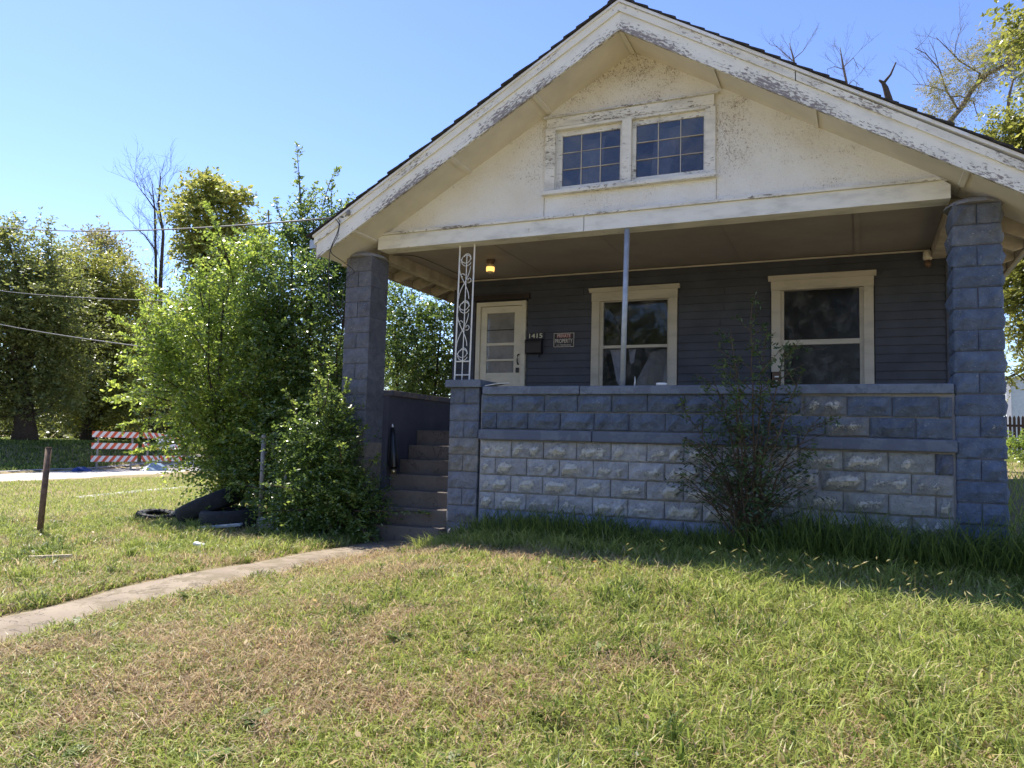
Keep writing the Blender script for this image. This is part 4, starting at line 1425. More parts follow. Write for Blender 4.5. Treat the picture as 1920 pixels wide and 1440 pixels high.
t2 = tree("elm_thicket", [(-3.75, 1.69, 3.12, 0.85, 1.22), (-4.2, 1.52, 2.15, 0.75, 1.1), (-3.42, 1.76, 3.9, 0.5, 0.8), (-3.75, 1.59, 4.5, 0.26, 0.5), (-3.1, 1.75, 4.4, 0.3, 0.5), (-3.4, 1.92, 1.56, 0.7, 0.96), (-4.06, 1.49, 3.7, 0.5, 0.55), (-2.95, 1.98, 2.8, 0.5, 1.0), (-3.7, 1.87, 0.55, 0.85, 0.7), (-2.9, 1.9, 1.2, .6, .9), (-2.95, 2.1, 3.8, .4, .7), (-3.25, .75, 2.5, .55, .9), (-2.85, .8, 3.1, .36, .6), (-2.75, .75, 1.5, .42, .7), (-3.3, .8, 1.0, .5, .7), (-2.8, .45, .8, .48, .7), (-3.35, .5, .55, .5, .5), (-2.5, .4, .3, .4, .4), (-2.3, .45, .9, .35, .6), (-2.35, .5, 1.7, .3, .6)],
          [b, (-3.7, 1.8, 1.2), (-3.6, 1.75, 2.6), (-3.6, 1.7, 4.6)], .045, 7300, 13, .058, .031, .34, M_ELM, M_BARK, "tall dark green young elms crowding the left porch column", "shrub", "overgrown elms by the steps", clumps=14, sig=.29, limbs=50, multi=5, spread=.13, zmin=-.1,
          lead=[((-3.65, 1.6, 4.3), (-3.80, 1.5, 5.85)), ((-3.6, 1.6, 4.2), (-3.45, 1.6, 5.2)), ((-3.4, 1.7, 4.2), (-3.15, 1.75, 5.45)), ((-3.8, 1.5, 4.2), (-4.1, 1.4, 4.95)), ((-3.3, 1.8, 4.0), (-2.95, 1.8, 4.9)), ((-4.1, 1.4, 3.7), (-4.35, 1.3, 4.4)), ((-3.7, 1.6, 4.4), (-3.72, 1.5, 5.3)), ((-3.2, 1.75, 4.4), (-3.2, 1.7, 5.15)), ((-4.2, 1.45, 3.4), (-4.62, 1.3, 3.95))], lead_len=.26, auto=34)
b = gp(-1.75, -.12)
t3 = tree("elm_thicket", [(-1.72, -.05, 0.27, 0.5, 0.42), (-1.95, -0.16, 0.7, 0.34, 0.5), (-1.55, -.14, 0.63, 0.28, 0.5), (-1.3, -.2, 0.1, 0.3, 0.26), (-2.05, -0.16, 0.15, 0.3, 0.3), (-1.5, -.2, 1.05, .18, .35), (-1.75, -.2, 1.2, .22, .4), (-1.15, -.3, .15, .28, .28), (-1.35, -.2, .6, .22, .4)],
          [b, (-1.75, -.1, .4), (-1.7, -.1, .9)], .02, 2900, 12, .046, .024, .30, M_ELM, M_BARK, "low dark elm scrub at the foot of the left porch column", "shrub", "overgrown elms by the steps", clumps=14, sig=.3, limbs=36, multi=5, spread=.06, zmin=-.18,
          lead=[((-1.55, -.15, .9), (-1.35, -.2, 1.72)), ((-1.6, -.15, .7), (-1.62, -.2, 1.5)), ((-1.4, -.15, .6), (-1.06, -.2, 1.2)), ((-1.3, -.15, .3), (-.86, -.2, .85))], lead_len=.2, auto=34)
b = gp(-3.2, 5.0)
tree("side_bush", [(-3.29, 4.87, 2.7, 0.84, 1.16), (-2.81, 5.04, 3.2, 0.63, 0.95), (-3.9, 4.63, 3.0, 0.65, 1.16), (-2.45, 5.25, 2.2, 0.6, 0.9), (-3.38, 4.75, 3.6, 0.63, 0.42), (-3.2, 5.2, 1.2, .9, .9), (-2.3, 5.6, 3.2, .5, .9)],
     [b, (-3.2, 5, 1.2), (-3.1, 4.95, 3.2)], .06, 3000, 13, .07, .04, .32, M_ELM, M_BARK, "dense green bush filling the view behind the porch steps", "shrub", clumps=14, sig=.3, limbs=40, multi=5, spread=.15, zmin=-.1)
# --- sapling in front of the porch wall
b = gp(3.56, -.36)
sap_tips = [(3.62, -.40, 2.50), (3.42, -.36, 2.22), (3.75, -.38, 2.1), (3.95, -.34, 2.08), (3.25, -.40, 1.75), (2.92, -.38, 1.45), (3.05, -.5, 1.1), (4.25, -.36, 1.35), (4.1, -.45, 1.75), (3.5, -.55, 1.5), (3.75, -.5, 1.2), (3.3, -.45, .9), (4.0, -.5, .85), (2.95, -.4, .75), (3.6, -.5, .9), (3.45, -.3, 1.9), (3.2, -.3, 1.2), (3.85, -.3, 1.5), (3.4, -.5, .6), (3.8, -.5, .6)]
stems_shrub("elm_sapling", b, sap_tips, M_ELM_D, "dark leafy elm sapling growing against the front porch wall", .058, .021, m=9, br=8.5, blen=.66, droop=.05, group=None, r=.015, sub=1)
# --- trees across the street, left
b = gp(-30.2, 15.4)
tree("street_tree", [(-30.51, 14.95, 7.0, 2.2, 3.0), (-30.99, 15.03, 3.9, 2.2, 2.5), (-29.19, 15.72, 4.96, 1.6, 2.5), (-30.72, 14.67, 8.9, 1.4, 1.3), (-33.21, 13.84, 6.06, 2.69, 3.7), (-28.98, 16.04, 2.5, 1.1, 1.0), (-29.71, 15.07, 9.2, 0.6, 1.0), (-31.3, 14.4, 9.4, .5, .9), (-32.3, 14.6, 2.6, 1.3, 1.2), (-29.3, 14.9, 7.0, 1.6, 1.8)],
     [b, (-30.2, 15.3, 1.9), (-30.3, 15.2, 4.0), (-30.6, 15, 8.0)],   .48, 5600, 11, .20, .085, .95, M_MULB, M_BARK, "big dark bushy tree with a thick trunk standing beyond the street", "tree", "trees beyond the street", clumps=16, sig=.28, limbs=34, zmin=1.1)
b = gp(-33.6, 21.2)
tree("street_tree", [(-33.34, 21.36, 7.25, 2.19, 2.8), (-33.58, 21.03, 9.6, 1.4, 1.3), (-32.69, 21.9, 4.36, 2.05, 2.3), (-34.67, 20.68, 8.1, 1.4, 2.2), (-32.26, 21.74, 8.2, 1.1, 1.6), (-34.43, 21.18, 3.9, 1.76, 2.0), (-34.92, 20.37, 10.2, 0.55, 1.1), (-33.0, 21.6, 2.3, 2.0, 1.3), (-35.2, 20.6, 5.8, 1.5, 2.0)],
     [b, (-33.6, 21.2, 3), (-33.5, 21.2, 6), (-33.4, 21.2, 9)], .3, 5000, 11, .22, .09, 1.0, M_BUSHR, M_BARK, "round olive-green tree to the right of the big trunk beyond the street", "tree", "trees beyond the street", clumps=16, sig=.28, limbs=30, zmin=1.0)
b = gp(-37.0, 29.6)
tree("background_tree", [(-36.76, 29.75, 6.93, 2.83, 3.0), (-37.74, 29.47, 4.6, 2.83, 3.18), (-34.5, 30.83, 5.5, 3.18, 3.18), (-39.34, 28.58, 7.21, 1.41, 2.12), (-36.42, 29.69, 9.2, 0.88, 1.06)],
     [b, (-36.9, 29.6, 4), (-36.7, 29.7, 9)], .3, 3000, 10, .30, .13, 1.2, M_MULB, M_BARK, "dark leafy tree behind the bare tree beyond the street", "tree", "trees beyond the street", clumps=14, limbs=24)
b = gp(-50, 34)
tree("background_tree", [(-50.63, 33.74, 16.4, 1.2, 1.1), (-49.3, 34.29, 15.9, 1.0, 0.9), (-49.68, 34.38, 13.8, 1.8, 1.9), (-50, 34, 10.5, 2.6, 2.6)],
     [b, (-50, 34, 8), (-50, 34, 16)], .35, 1100, 10, .32, .13, 1.2, M_OLIVE, M_BARK, "distant treetop poking up behind the street trees", "tree", "trees beyond the street", clumps=12, limbs=20)
ww = tree("distant_wood", [(-52.5, 31.99, 2.2, 5.71, 2.4), (-48.01, 33.89, 2.9, 4.2, 2.5), (-43.52, 35.77, 3.6, 3.9, 3.27), (-58.47, 29.32, 2.6, 5.5, 2.8), (-39.79, 37.41, 4.0, 4.3, 3.67), (-34.5, 39.05, 4.38, 4.6, 3.4), (-29, 42, 4.5, 4.5, 3.5), (-64, 24, 3, 6, 3), (-45, 30, 1.6, 5, 1.4), (-52, 24, 1.6, 6, 1.4), (-38, 34, 1.8, 5, 1.6)],
     [gp(-46, 35), (-46, 35, 5)], .2, 7500, 10, .42, .2, 1.6, M_MULB, M_BARK, "dark mass of undergrowth closing the view beyond the street", "undergrowth", clumps=22, limbs=6, zmin=.7)
ww["kind"] = "stuff"
b = gp(-25.2, 21.9)
tree("yellowing_tree", [(-25.55, 21.08, 12.2, 1.5, 1.2), (-25.66, 20.92, 13.5, 1.0, 0.6), (-26.66, 20.54, 12.8, 0.65, 0.55), (-24.0, 21.64, 12.8, 0.75, 0.42), (-25.18, 21.38, 10.6, 1.25, 1.0), (-24.95, 21.67, 8.5, 1.3, 1.4), (-25.9, 21.24, 9.0, 1.0, 1.3), (-26.5, 20.77, 11.3, 0.8, 0.7), (-25.46, 21.61, 6.4, 1.6, 1.5)],
     [b, (-25.15, 21.6, 8.06), (-25.43, 21.29, 10.49), (-25.6, 21.0, 13.6)], .24, 2300, 10, .24, .13, .85, M_GOLD, M_BARK, "tall yellowing tree rising behind the thicket", "tree", "trees beyond the street", clumps=12, sig=.25, limbs=44)
# --- bare trees
def twigs(mb, path, r0, depth, dens, ln, tips=None, upb=.35):
    path = [np.array(p, float) for p in path]
    seg = [np.linalg.norm(b - a) for a, b in zip(path[:-1], path[1:])]
    tot = sum(seg)
    n = max(2, int(dens * tot))
    for i in range(n):
        s = tot * (.25 + .75 * (i + rng.random()) / n)
        k = 0
        while k < len(seg) - 1 and s > seg[k]:
            s -= seg[k]; k += 1
        t = min(1, s / seg[k])
        p = path[k] + (path[k + 1] - path[k]) * t
        d0 = nrm(path[k + 1] - path[k])
        d = nrm(d0 * .9 + rng.normal(size=3) * .55 + UP * upb)
        l = ln * (.5 + .8 * rng.random())
        q = [p, p + d * l * .5 + rng.normal(size=3) * l * .06, p + d * l + rng.normal(size=3) * l * .1 + UP * l * .08]
        mb.tube(q, [r0, r0 * .7, r0 * .35], 3, cap=False)
        if tips is not None: tips.append((q[1], nrm(q[2] - q[0])))
        if depth > 1:
            twigs(mb, q, r0 * .55, depth - 1, dens * 1.7, ln * .52, tips, upb)
def bare_tree(name, paths, radii, base, label, bark, depth, dens, ln, r, cat="tree", group=None):
    root = empty(name, base, label, cat, group)
    tr = MB(); tw = MB()
    tips = []
    for p, (ra, rb_) in zip(paths, radii):
        tr.tube(p, list(np.linspace(ra, rb_, len(p))), 7, cap=True)
        if depth: twigs(tw, p, r, depth, dens, ln, tips)
    tr.build("trunk", bark, root)
    if depth: tw.build("twigs", bark, root)
    return root, tips
bs = [[gp(-32.2, 24.1), (-32.24, 24.01, 7.63), (-32.22, 23.73, 11.04), (-32.25, 23.46, 13.97), (-32.38, 23.29, 15.4)], [gp(-31.9, 24.2), (-32.02, 24.11, 7.63), (-31.97, 23.93, 9.98), (-31.81, 23.78, 12.58), (-32.05, 23.52, 14.31), (-31.93, 23.45, 15.87)], [(-32.25, 23.46, 13.97), (-32.67, 23.22, 14.63), (-33.22, 22.92, 15.38)], [(-31.81, 23.78, 12.58), (-32.11, 23.55, 13.73), (-32.52, 23.26, 14.94)], [(-32.21, 23.68, 11.59), (-32.82, 23.34, 12.49), (-33.38, 23.05, 12.93)]]
bare_tree("bare_tree", bs, [(.13, .02), (.16, .025), (.045, .015), (.045, .015), (.045, .015)], gp(-32.1, 24.1), "leafless tree with two slim dark trunks beyond the street", M_BARK, 3, 1.7, 1.7, .016, group="trees beyond the street")
R1p = [[gp(6.6, 18.2), (6.9, 18.2, 6), (7.06, 18.17, 10.05), (7.22, 18.14, 11.22), (7.52, 18.24, 11.6), (7.9, 18.35, 12.27), (8.28, 18.48, 12.68), (8.88, 18.72, 13.03), (9.33, 18.87, 13.61), (10.2, 19.2, 14.3)], [(7.48, 18.22, 11.57), (7.15, 18.03, 12.16), (6.96, 17.89, 12.81), (6.57, 17.67, 13.28), (6.27, 17.53, 13.44)], [(7.95, 18.37, 12.3), (8.1, 18.4, 12.71), (7.53, 18.12, 13.07), (7.24, 17.96, 13.39), (6.87, 17.76, 13.78)], [(7.39, 18.04, 13.23), (7.42, 18.02, 13.63), (7.62, 18.06, 14.21)], [(6.94, 17.87, 12.84), (6.82, 17.78, 13.37), (6.67, 17.68, 13.69)], [(7.15, 18.03, 12.13), (6.63, 17.78, 12.31), (6.18, 17.58, 12.33)], [(7.26, 18.09, 11.97), (7.53, 18.2, 12.01), (7.9, 18.38, 11.86), (8.0, 18.46, 11.46)], [(8.28, 18.48, 12.68), (8.43, 18.53, 12.93), (9.03, 18.8, 12.87)], [(8.85, 18.81, 11.2), (8.9, 18.81, 12.05), (9.02, 18.82, 12.54), (9.32, 18.93, 12.79)]]
rt, tips = bare_tree("bare_tree", R1p, [(.12, .03), (.03, .010), (.032, .010), (.014, .006), (.014, .006), (.016, .006), (.025, .012), (.022, .010), (.06, .02)], gp(6.6, 18.2), "half bare tree with a crooked dark limb behind the right roof slope", M_BARK_G, 3, 3.0, .7, .008, group="trees behind the house")
R1leaf = [(8.51, 18.52, 13.42, 0.73, 0.40), (6.93, 17.92, 12.24, 0.38, 0.28), (7.83, 18.26, 12.91, 0.7, 0.40), (7.07, 18.06, 11.31, 0.57, 0.2), (9.11, 18.75, 13.76, 0.65, 0.41), (6.7, 17.85, 11.91, 0.29, 0.25), (7.53, 18.2, 12.01, 0.6, 0.26), (8.58, 18.62, 12.53, 0.45, 0.3), (9.48, 18.97, 13.21, 0.65, 0.65)]
P, D, CC = blob_points(R1leaf, 3000, 20, .34)
V, T = sprays(P, D, .3 * (.6 + .8 * rng.random(len(P))), 9, .065, .022, .4)
bpos = np.array(gp(6.6, 18.2))
link("leaves", np_mesh("leaves", V - bpos, 4, tone=T, mat=M_OLIVE), bpos, rt)
bare_tree("dead_snag", [[gp(5.6, 13.3), (5.5, 13.2, 6), (5.44, 13.14, 9.05), (5.39, 13.05, 9.99), (5.3, 12.97, 10.33), (5.24, 12.93, 10.46), (5.15, 12.89, 10.53)], [(5.25, 12.94, 10.44), (5.42, 13.0, 10.67), (5.55, 13.03, 10.99)]], [(.16, .025), (.04, .018)], gp(5.6, 13.3), "dead forked snag poking above the right roof slope", M_BARK, 0, 0, 0, 0, group="trees behind the house")
tw1 = [[gp(2.9, 22.8), (2.66, 22.43, 14.4), (2.44, 22.19, 16.02), (2.3, 22.07, 16.6)], [(2.44, 22.2, 15.92), (2.02, 21.98, 16.31), (1.83, 21.87, 16.5)], [(2.46, 22.2, 16.02), (2.76, 22.3, 16.3), (2.9, 22.33, 16.5)]]
bare_tree("bare_tree", tw1, [(.09, .012), (.018, .008), (.018, .008)], gp(2.9, 22.8), "thin twiggy bare treetop above the roof, nearer the ridge", M_BARK_G, 3, 3.6, .8, .008, group="trees behind the house")
tw2 = [[gp(4.9, 23.6), (4.52, 23.3, 13.84), (4.16, 22.97, 15.87), (4.07, 22.86, 16.5)], [(4.21, 23.01, 15.66), (3.88, 22.85, 15.76), (3.6, 22.74, 15.65)], [(4.2, 22.99, 15.77), (4.54, 23.1, 16.1), (4.72, 23.23, 15.68)], [(4.34, 23.12, 15.06), (4.53, 23.18, 15.27), (4.75, 23.3, 15.07)]]
bare_tree("bare_tree", tw2, [(.09, .012), (.018, .008), (.018, .008), (.018, .008)], gp(4.9, 23.6), "thin twiggy bare treetop above the roof, beside the dead snag", M_BARK_G, 3, 3.4, .8, .008, group="trees behind the house")
# --- leafy trees at the right
b = gp(7.9, 10.2)
tree("leafy_tree", [(7.34, 9.72, 7.6, 0.49, 0.44), (7.64, 9.89, 7.1, 0.49, 0.49), (7.04, 9.61, 7.3, 0.27, 0.27), (7.94, 9.97, 7.7, 0.65, 0.54), (7.83, 10.01, 6.4, 0.54, 0.65), (8.4, 10.3, 7.0, .8, .9)],
     [b, (7.9, 10.2, 3), (7.7, 10, 7.2)], .1, 2000, 12, .075, .04, .32, M_BUSHR, M_BARK, "bushy green treetop against the right roof edge", "tree", "trees behind the house", clumps=14, limbs=26)
b = gp(9.6, 6.0)
tree("leafy_tree", [(6.86, 5.1, 7.9, 0.2, 0.26), (7.0, 5.18, 7.45, 0.16, 0.36), (7.05, 5.25, 6.78, 0.14, 0.33), (7.3, 5.31, 7.6, 0.49, 0.57), (7.7, 5.45, 7.95, 0.65, 0.73), (7.6, 5.46, 6.87, 0.5, 0.49), (8.6, 5.8, 8.4, 1.1, 1.0), (9.4, 6.2, 8, 1.2, 1.2), (9.0, 5.5, 9.4, 1.3, .8)],
     [b, (9.5, 6, 3), (9.2, 5.9, 6), (8.6, 5.7, 8.6)], .17, 3000, 12, .10, .05, .4, M_BUSHR, M_BARK, "drooping leafy tree hanging into the top right corner", "tree", "trees behind the house", clumps=13, sig=.3, droop=.9, limbs=26)
b = gp(9.3, 16.4)
tree("leafy_tree", [(8.51, 15.76, 7.11, 0.36, 0.71), (8.83, 15.97, 6.41, 0.86, 0.86), (8.55, 15.98, 4.84, 0.4, 0.57), (8.81, 16.18, 3.85, 0.6, 0.64), (8.5, 16.07, 3.5, 0.25, 0.43), (9.08, 16.18, 5.28, 0.86, 1.29), (9.8, 16.6, 6.2, 1.2, 1.5)],
     [b, (9.25, 16.4, 3), (9.1, 16.3, 5), (8.9, 16.1, 6.6)], .16, 2900, 12, .12, .06, .45, M_BUSHR, M_BARK, "leafy tree seen right beside the right porch column", "tree", "trees behind the house", clumps=13, limbs=24)
b = gp(8.3, 13.95)
tree("low_bush", [(8.1, 13.87, 1.35, 0.23, 0.31), (8.45, 14.03, 1.25, 0.39, 0.35), (8.9, 14.1, 1.2, .4, .35)], [b, (8.3, 13.95, 1.4)], .02, 420, 10, .07, .045, .25, M_ELM_Y, M_BARK, "low sunlit bush below the picket fence at far right", "shrub", clumps=10, limbs=12)
# --- trees across the street behind the viewer: seen as reflections in the porch windows
for i, (x, y, h, lab) in enumerate(((-9, -30, 11, "broad tree across the road facing the house, leftmost of four"), (0.5, -34, 13, "tall tree across the road facing the house, second of four"), (9, -31, 10, "round tree across the road facing the house, third of four"), (17, -33, 12, "tall tree across the road facing the house, rightmost of four"))):
    b = gp(x, y)
    tree("facing_tree", [(x, y, h * .55, h * .28, h * .3), (x - h * .15, y, h * .45, h * .2, h * .22), (x + h * .17, y + .5, h * .5, h * .2, h * .25), (x, y, h * .82, h * .16, h * .16)],
         [b, (x, y, h * .3), (x, y, h * .7)], .28, 1100, 9, .34, .17, 1.2, M_MULB, M_BARK, lab, "tree", "trees across the road facing the house", clumps=14, limbs=16)

# ================================================================== GRASS
def blades(x, y, h, w, lean_, col, segs=2, zoff=0.0, flat=False):
    """bent blades, one quad and one triangle folded into a 4-gon + tip; returns tri soup"""
    n = len(x)
    z = gz(x, y) + zoff
    az = rng.random(n) * 2 * np.pi
    d = np.stack([np.cos(az), np.sin(az), 0 * az], 1)
    wv = np.stack([-np.sin(az), np.cos(az), 0 * az], 1) * (w[:, None] * .5)
    rot = rng.random(n) * np.pi
    wv = wv * np.cos(rot)[:, None] + d * (w[:, None] * .5 * np.sin(rot)[:, None])
    p0 = np.stack([x, y, z - .01], 1)
    p1 = p0 + d * (lean_ * h * .35)[:, None] + UP * (h * (1 - .25 * lean_))[:, None] * .6
    p2 = p0 + d * (lean_ * h * 1.0)[:, None] + UP * (h * (1 - .55 * lean_))[:, None]
    a, b_ = p0 - wv, p0 + wv
    c, e = p1 - wv * .8, p1 + wv * .8
    V = np.stack([a, b_, e, a, e, c, c, e, p2], 1).reshape(-1, 3)
    sh = (.85 + .3 * rng.random((n, 1)))
    C = np.repeat((col * sh)[:, None, :], 9, 1).reshape(-1, 3)
    return V, C
FR = np.array
GREEN_D, GREEN, LIME, STRAW, BROWN = FR([.06, .105, .025]), FR([.25, .31, .065]), FR([.43, .47, .125]), FR([.58, .47, .28]), FR([.36, .24, .145])
CAMXY = FR([4.6, -8.48])
def visible(x, y, pad=.6):
    dx, dy = x - CAMXY[0], y - CAMXY[1]
    f_ = -.4035 * dx + .9117 * dy
    s_ = .915 * dx + .4028 * dy
    return (f_ > .5) & (np.abs(s_) < f_ * .66 + pad)
def offlimits(x, y):
    e_ = .05 * (vnoise(x, y, 9) - .3)
    w = (x > wl(y) + e_) & (x < wr(y) - e_) & (y < .06)
    hs = (x > -1.6) & (x < 5.85) & (y > -.02) & (y < 11.4)
    stp = (x > -1.15) & (x < .05) & (y > -.22) & (y < .1)
    rd = np.abs(x - ROAD(y)) < 2.5
    return w | hs | stp | rd
def lush(x, y):                                     # 0 dry and matted, 1 tall and green
    l = S((x - 2.0 + .25 * (y + 5)) / 3.4) * .62 + .6 * (fbm(x, y, .75, 3) - .5) + .14
    l = np.where(x < wl(y), .38 + .9 * (fbm(x + 40, y, .5, 3) - .5) + .12 * S((-x - 3) / 4), l)
    l = np.maximum(l, S((y + 1.75 + .0 * x) / .9) * np.where(x > .2, .95, .3))
    return np.clip(l, 0, 1)
def dry(x, y):
    return np.clip(1.05 * S((fbm(x + 11, y - 7, 1.7, 4) - .47) / .14) * (1 - .62 * lush(x, y)) + .16 * S((2.2 - x) / 3) * S((-2.5 - y) / 2), 0, 1)
def field(n, x0, x1, y0, y1):
    x = rng.uniform(x0, x1, n); y = rng.uniform(y0, y1, n)
    k = visible(x, y) & ~offlimits(x, y)
    return x[k], y[k]
def pick(a, b_, t): return a[None, :] * (1 - t[:, None]) + b_[None, :] * t[:, None]
VV = []; CCs = []
def emit(V, C): VV.append(V); CCs.append(C)
# matted cut straw and short stems
x, y = field(120000, -7, 7.2, -6.6, 1.2)
x2, y2 = field(110000, -1.5, 6.5, -6.6, -3.0)
x = np.concatenate([x, x2]); y = np.concatenate([y, y2])
n = len(x)
dd = dry(x, y)
t = rng.random(n)
col = pick(STRAW, BROWN, (rng.random(n) ** 1.4)) * (.75 + .5 * rng.random((n, 1)))
gcol = pick(GREEN, LIME, rng.random(n))
isg = rng.random(n) > .22 + .5 * dd
col = np.where(isg[:, None], gcol, col)
emit(*blades(x, y, (.05 + .08 * rng.random(n)), .006 + .004 * rng.random(n), .6 + .38 * rng.random(n), col))
# tufts
xc, yc = field(11500, -7.5, 7.4, -6.6, 1.2)
lu = lush(xc, yc); dc = dry(xc, yc)
keep = rng.random(len(xc)) < (.34 + .85 * lu) * (1 - .62 * dc)
xc, yc, lu, dc = xc[keep], yc[keep], lu[keep], dc[keep]
per = 14
n = len(xc) * per
ang = rng.random(n) * 6.283; rad = np.abs(rng.normal(size=n)) * .055
x = np.repeat(xc, per) + np.cos(ang) * rad; y = np.repeat(yc, per) + np.sin(ang) * rad
L_ = np.repeat(lu, per)
h = (.05 + .17 * L_) * (.55 + .75 * rng.random(n)) * np.repeat(.75 + .5 * rng.random(len(xc)), per)
tc = np.repeat(rng.random(len(xc)), per) * .6 + .4 * rng.random(n)
col = pick(GREEN, LIME, tc)
dk = np.repeat(rng.random(len(xc)) < .2, per)
col = np.where(dk[:, None], pick(GREEN_D, GREEN, rng.random(n)), col)
yl = rng.random(n) < .10 + .45 * np.repeat(dc, per)
col = np.where(yl[:, None], pick(STRAW, LIME, .5 * rng.random(n)), col)
k = ~offlimits(x, y)
emit(*[a for a in blades(x[k], y[k], h[k], .008 + .006 * rng.random(k.sum()), .3 + .65 * rng.random(k.sum()), col[k])])
# big bunches
xc, yc = field(620, -6, 7.2, -6.5, -.5)
lu = lush(xc, yc)
per = 70
n = len(xc) * per
ang = rng.random(n) * 6.283; rad = np.abs(rng.normal(size=n)) * .085
x = np.repeat(xc, per) + np.cos(ang) * rad; y = np.repeat(yc, per) + np.sin(ang) * rad
h = (.09 + .15 * np.repeat(lu, per)) * (.5 + .8 * rng.random(n)) * np.repeat(.6 + .7 * rng.random(len(xc)), per)
col = pick(GREEN, LIME, np.repeat(rng.random(len(xc)), per) * .7 + .3 * rng.random(n))
col = np.where(np.repeat(rng.random(len(xc)) < .4, per)[:, None], pick(GREEN_D, GREEN, rng.random(n)), col)
k = ~offlimits(x, y)
emit(*blades(x[k], y[k], h[k], .007 + .005 * rng.random(k.sum()), .35 + .65 * rng.random(k.sum()), col[k]))
# tall grass at the right and along the porch wall
x, y = field(52000, .3, 7.4, -6.2, -.03)
lu = lush(x, y)
k = rng.random(len(x)) < S((lu - .35) / .5)
x, y, lu = x[k], y[k], lu[k]
n = len(x)
col = pick(GREEN, LIME, rng.random(n))
st_ = rng.random(n) < .12
col = np.where(st_[:, None], pick(STRAW, LIME, rng.random(n) * .6), col)
emit(*blades(x, y, (.12 + .22 * lu * rng.random(n)), .008 + .006 * rng.random(n), .45 + .6 * rng.random(n), col))
# extra rank growth against the porch wall
x, y = field(15000, .45, 6.6, -.75, -.02)
n = len(x)
hh = (.12 + .42 * rng.random(n) ** 2) * (.5 + 1.0 * fbm(x, y * 0, 1.1, 2)) * (1 + .5 * S((x - 3) / 2))
emit(*blades(x, y, hh, .008 + .007 * rng.random(n), .2 + .7 * rng.random(n), pick(GREEN_D, GREEN, rng.random(n))))
# flat thatch, fallen leaves, broad-leaved weeds
x, y = field(60000, -1.8, 6.5, -6.6, -.6)
n = len(x); k = rng.random(n) < .25 + .75 * dry(x, y)
x, y = x[k], y[k]; n = len(x)
emit(*blades(x, y, .06 + .10 * rng.random(n), .004 + .003 * rng.random(n), .97 + .5 * rng.random(n), pick(STRAW, BROWN, rng.random(n)), zoff=.012 + .03 * rng.random(n)))
wx, wy = field(150, -6, 6.8, -6.4, -.3)
m = 9
n = len(wx) * m
a_ = rng.random(n) * 6.283
d_ = np.stack([np.cos(a_), np.sin(a_), .25 + .35 * rng.random(n)], 1)
p_ = np.stack([np.repeat(wx, m), np.repeat(wy, m), np.repeat(gz(wx, wy) + .02, m)], 1)
l_ = ((.05 + .06 * rng.random(n)) * np.repeat(.6 + .7 * rng.random(len(wx)), m))[:, None]
sd_ = np.stack([-np.sin(a_), np.cos(a_), 0 * a_], 1) * l_ * .24
q_ = p_ + d_ * l_ * .55
t_ = p_ + d_ * l_ - UP * l_ * .15
Vw = np.stack([p_, q_ + sd_, q_ - sd_, q_ - sd_, q_ + sd_, t_], 1).reshape(-1, 3)
emit(Vw, np.repeat(pick(FR([.07, .12, .03]), FR([.16, .22, .05]), rng.random(n)), 6, 0))
wx, wy = field(700, -6, 6.8, -6.4, -.3)
n = len(wx)
a_ = rng.random(n) * 6.283
p_ = np.stack([wx, wy, gz(wx, wy) + .03 + .05 * rng.random(n)], 1)
u_ = np.stack([np.cos(a_), np.sin(a_), .4 * rng.normal(size=n)], 1) * .022
v_ = np.stack([-np.sin(a_), np.cos(a_), .4 * rng.normal(size=n)], 1) * .013
Vw = np.stack([p_ - u_, p_ + v_, p_ + u_, p_ - u_, p_ + u_, p_ - v_], 1).reshape(-1, 3)
emit(Vw, np.repeat(pick(FR([.34, .20, .09]), FR([.55, .42, .18]), rng.random(n)), 6, 0))
V = np.concatenate(VV); C = np.concatenate(CCs)
tag(link("lawn_grass", np_mesh("lawn_grass", V, 3, rgb=C, mat=M_GRASS), (0, 0, 0)), "patchy half-dry lawn grass around the front walk, taller at the right", "grass", kind="stuff")
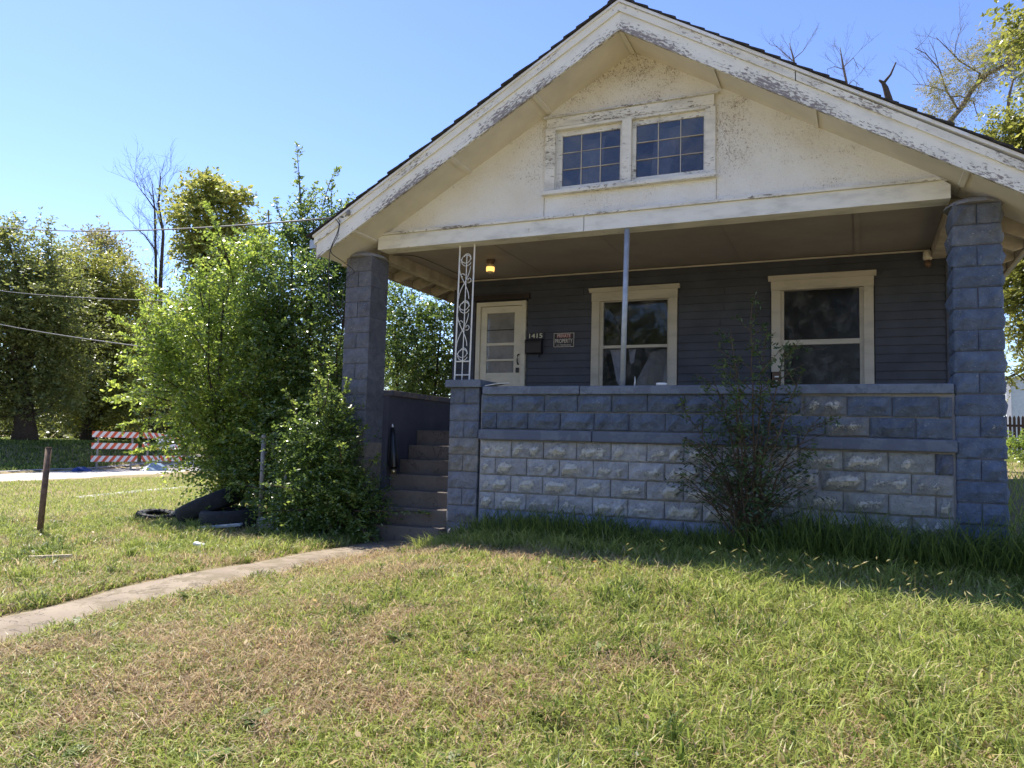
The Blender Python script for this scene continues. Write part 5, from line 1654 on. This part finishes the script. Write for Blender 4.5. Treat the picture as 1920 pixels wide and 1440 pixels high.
# left and far lawn, coarser
VV = []; CCs = []
x, y = field(60000, -17, -5, -5, 13)
n = len(x)
dd = dry(x, y)
col = np.where((rng.random(n) < .12 + .4 * dd)[:, None], pick(STRAW, LIME, rng.random(n)), pick(GREEN, LIME, rng.random(n)))
emit(*blades(x, y, .05 + .10 * rng.random(n), .011 + .006 * rng.random(n), .3 + .6 * rng.random(n), col))
x, y = field(26000, -60, -23, 2, 40)
k = x < ROAD(y) - 2.6
x, y = x[k], y[k]; n = len(x)
emit(*blades(x, y, .12 + .12 * rng.random(n), .05 + .03 * rng.random(n), .3 + .6 * rng.random(n), pick(GREEN, LIME, rng.random(n))))
x, y = field(60000, -40, -23.4, 2, 34)
k = x < ROAD(y) - 2.6
x, y = x[k], y[k]; n = len(x)
emit(*blades(x, y, .10 + .14 * rng.random(n), .03 + .02 * rng.random(n), .3 + .6 * rng.random(n), pick(GREEN_D, GREEN, rng.random(n))))
x, y = field(16000, 5.8, 16, .2, 30)
n = len(x)
emit(*blades(x, y, .15 + .2 * rng.random(n), .014 + .01 * rng.random(n), .3 + .6 * rng.random(n), pick(GREEN, LIME, rng.random(n))))
V = np.concatenate(VV); C = np.concatenate(CCs)
tag(link("far_grass", np_mesh("far_grass", V, 3, rgb=C, mat=M_GRASS), (0, 0, 0)), "mown grass of the side lawn running out to the street", "grass", kind="stuff")
# foxtail seed heads
x, y = field(1300, .5, 7.2, -6.2, -2.4)
lu = lush(x, y)
k = rng.random(len(x)) < S((lu - .25) / .5)
x, y, lu = x[k], y[k], lu[k]
n = len(x)
h = .2 + .22 * lu * rng.random(n) + .05
az = rng.random(n) * 6.283
d = np.stack([np.cos(az), np.sin(az), 0 * az], 1)
p0 = np.stack([x, y, gz(x, y)], 1)
p1 = p0 + UP * h[:, None] + d * (h * .25)[:, None]
w = np.stack([-np.sin(az), np.cos(az), 0 * az], 1)
tipd = nrm(d * .9 + UP * .5)
def tri(a, b_, c): return np.stack([a, b_, c], 1)
stalk = tri(p0 - w * .0018, p0 + w * .0018, p1)
hl = (.035 + .03 * rng.random(n))[:, None]
hw = .0055
m_ = p1 + tipd * hl * .45
e_ = p1 + tipd * hl
u2 = np.cross(tipd, w)
parts = [stalk]
ring = [w * hw, u2 * hw, -w * hw, -u2 * hw]
for i in range(4):
    a, b_ = ring[i], ring[(i + 1) % 4]
    parts += [tri(p1, m_ + a, m_ + b_), tri(m_ + a, e_, m_ + b_)]
V = np.stack(parts, 1).reshape(-1, 3)
hc = pick(FR([.26, .27, .08]), FR([.42, .36, .16]), rng.random(n))
C = np.repeat(hc, 9 * 3, 0)
tag(link("grass_seed_heads", np_mesh("grass_seed_heads", V, 3, rgb=C, mat=M_GRASS), (0, 0, 0)), "foxtail seed heads standing over the tall grass at the right", "grass", kind="stuff")
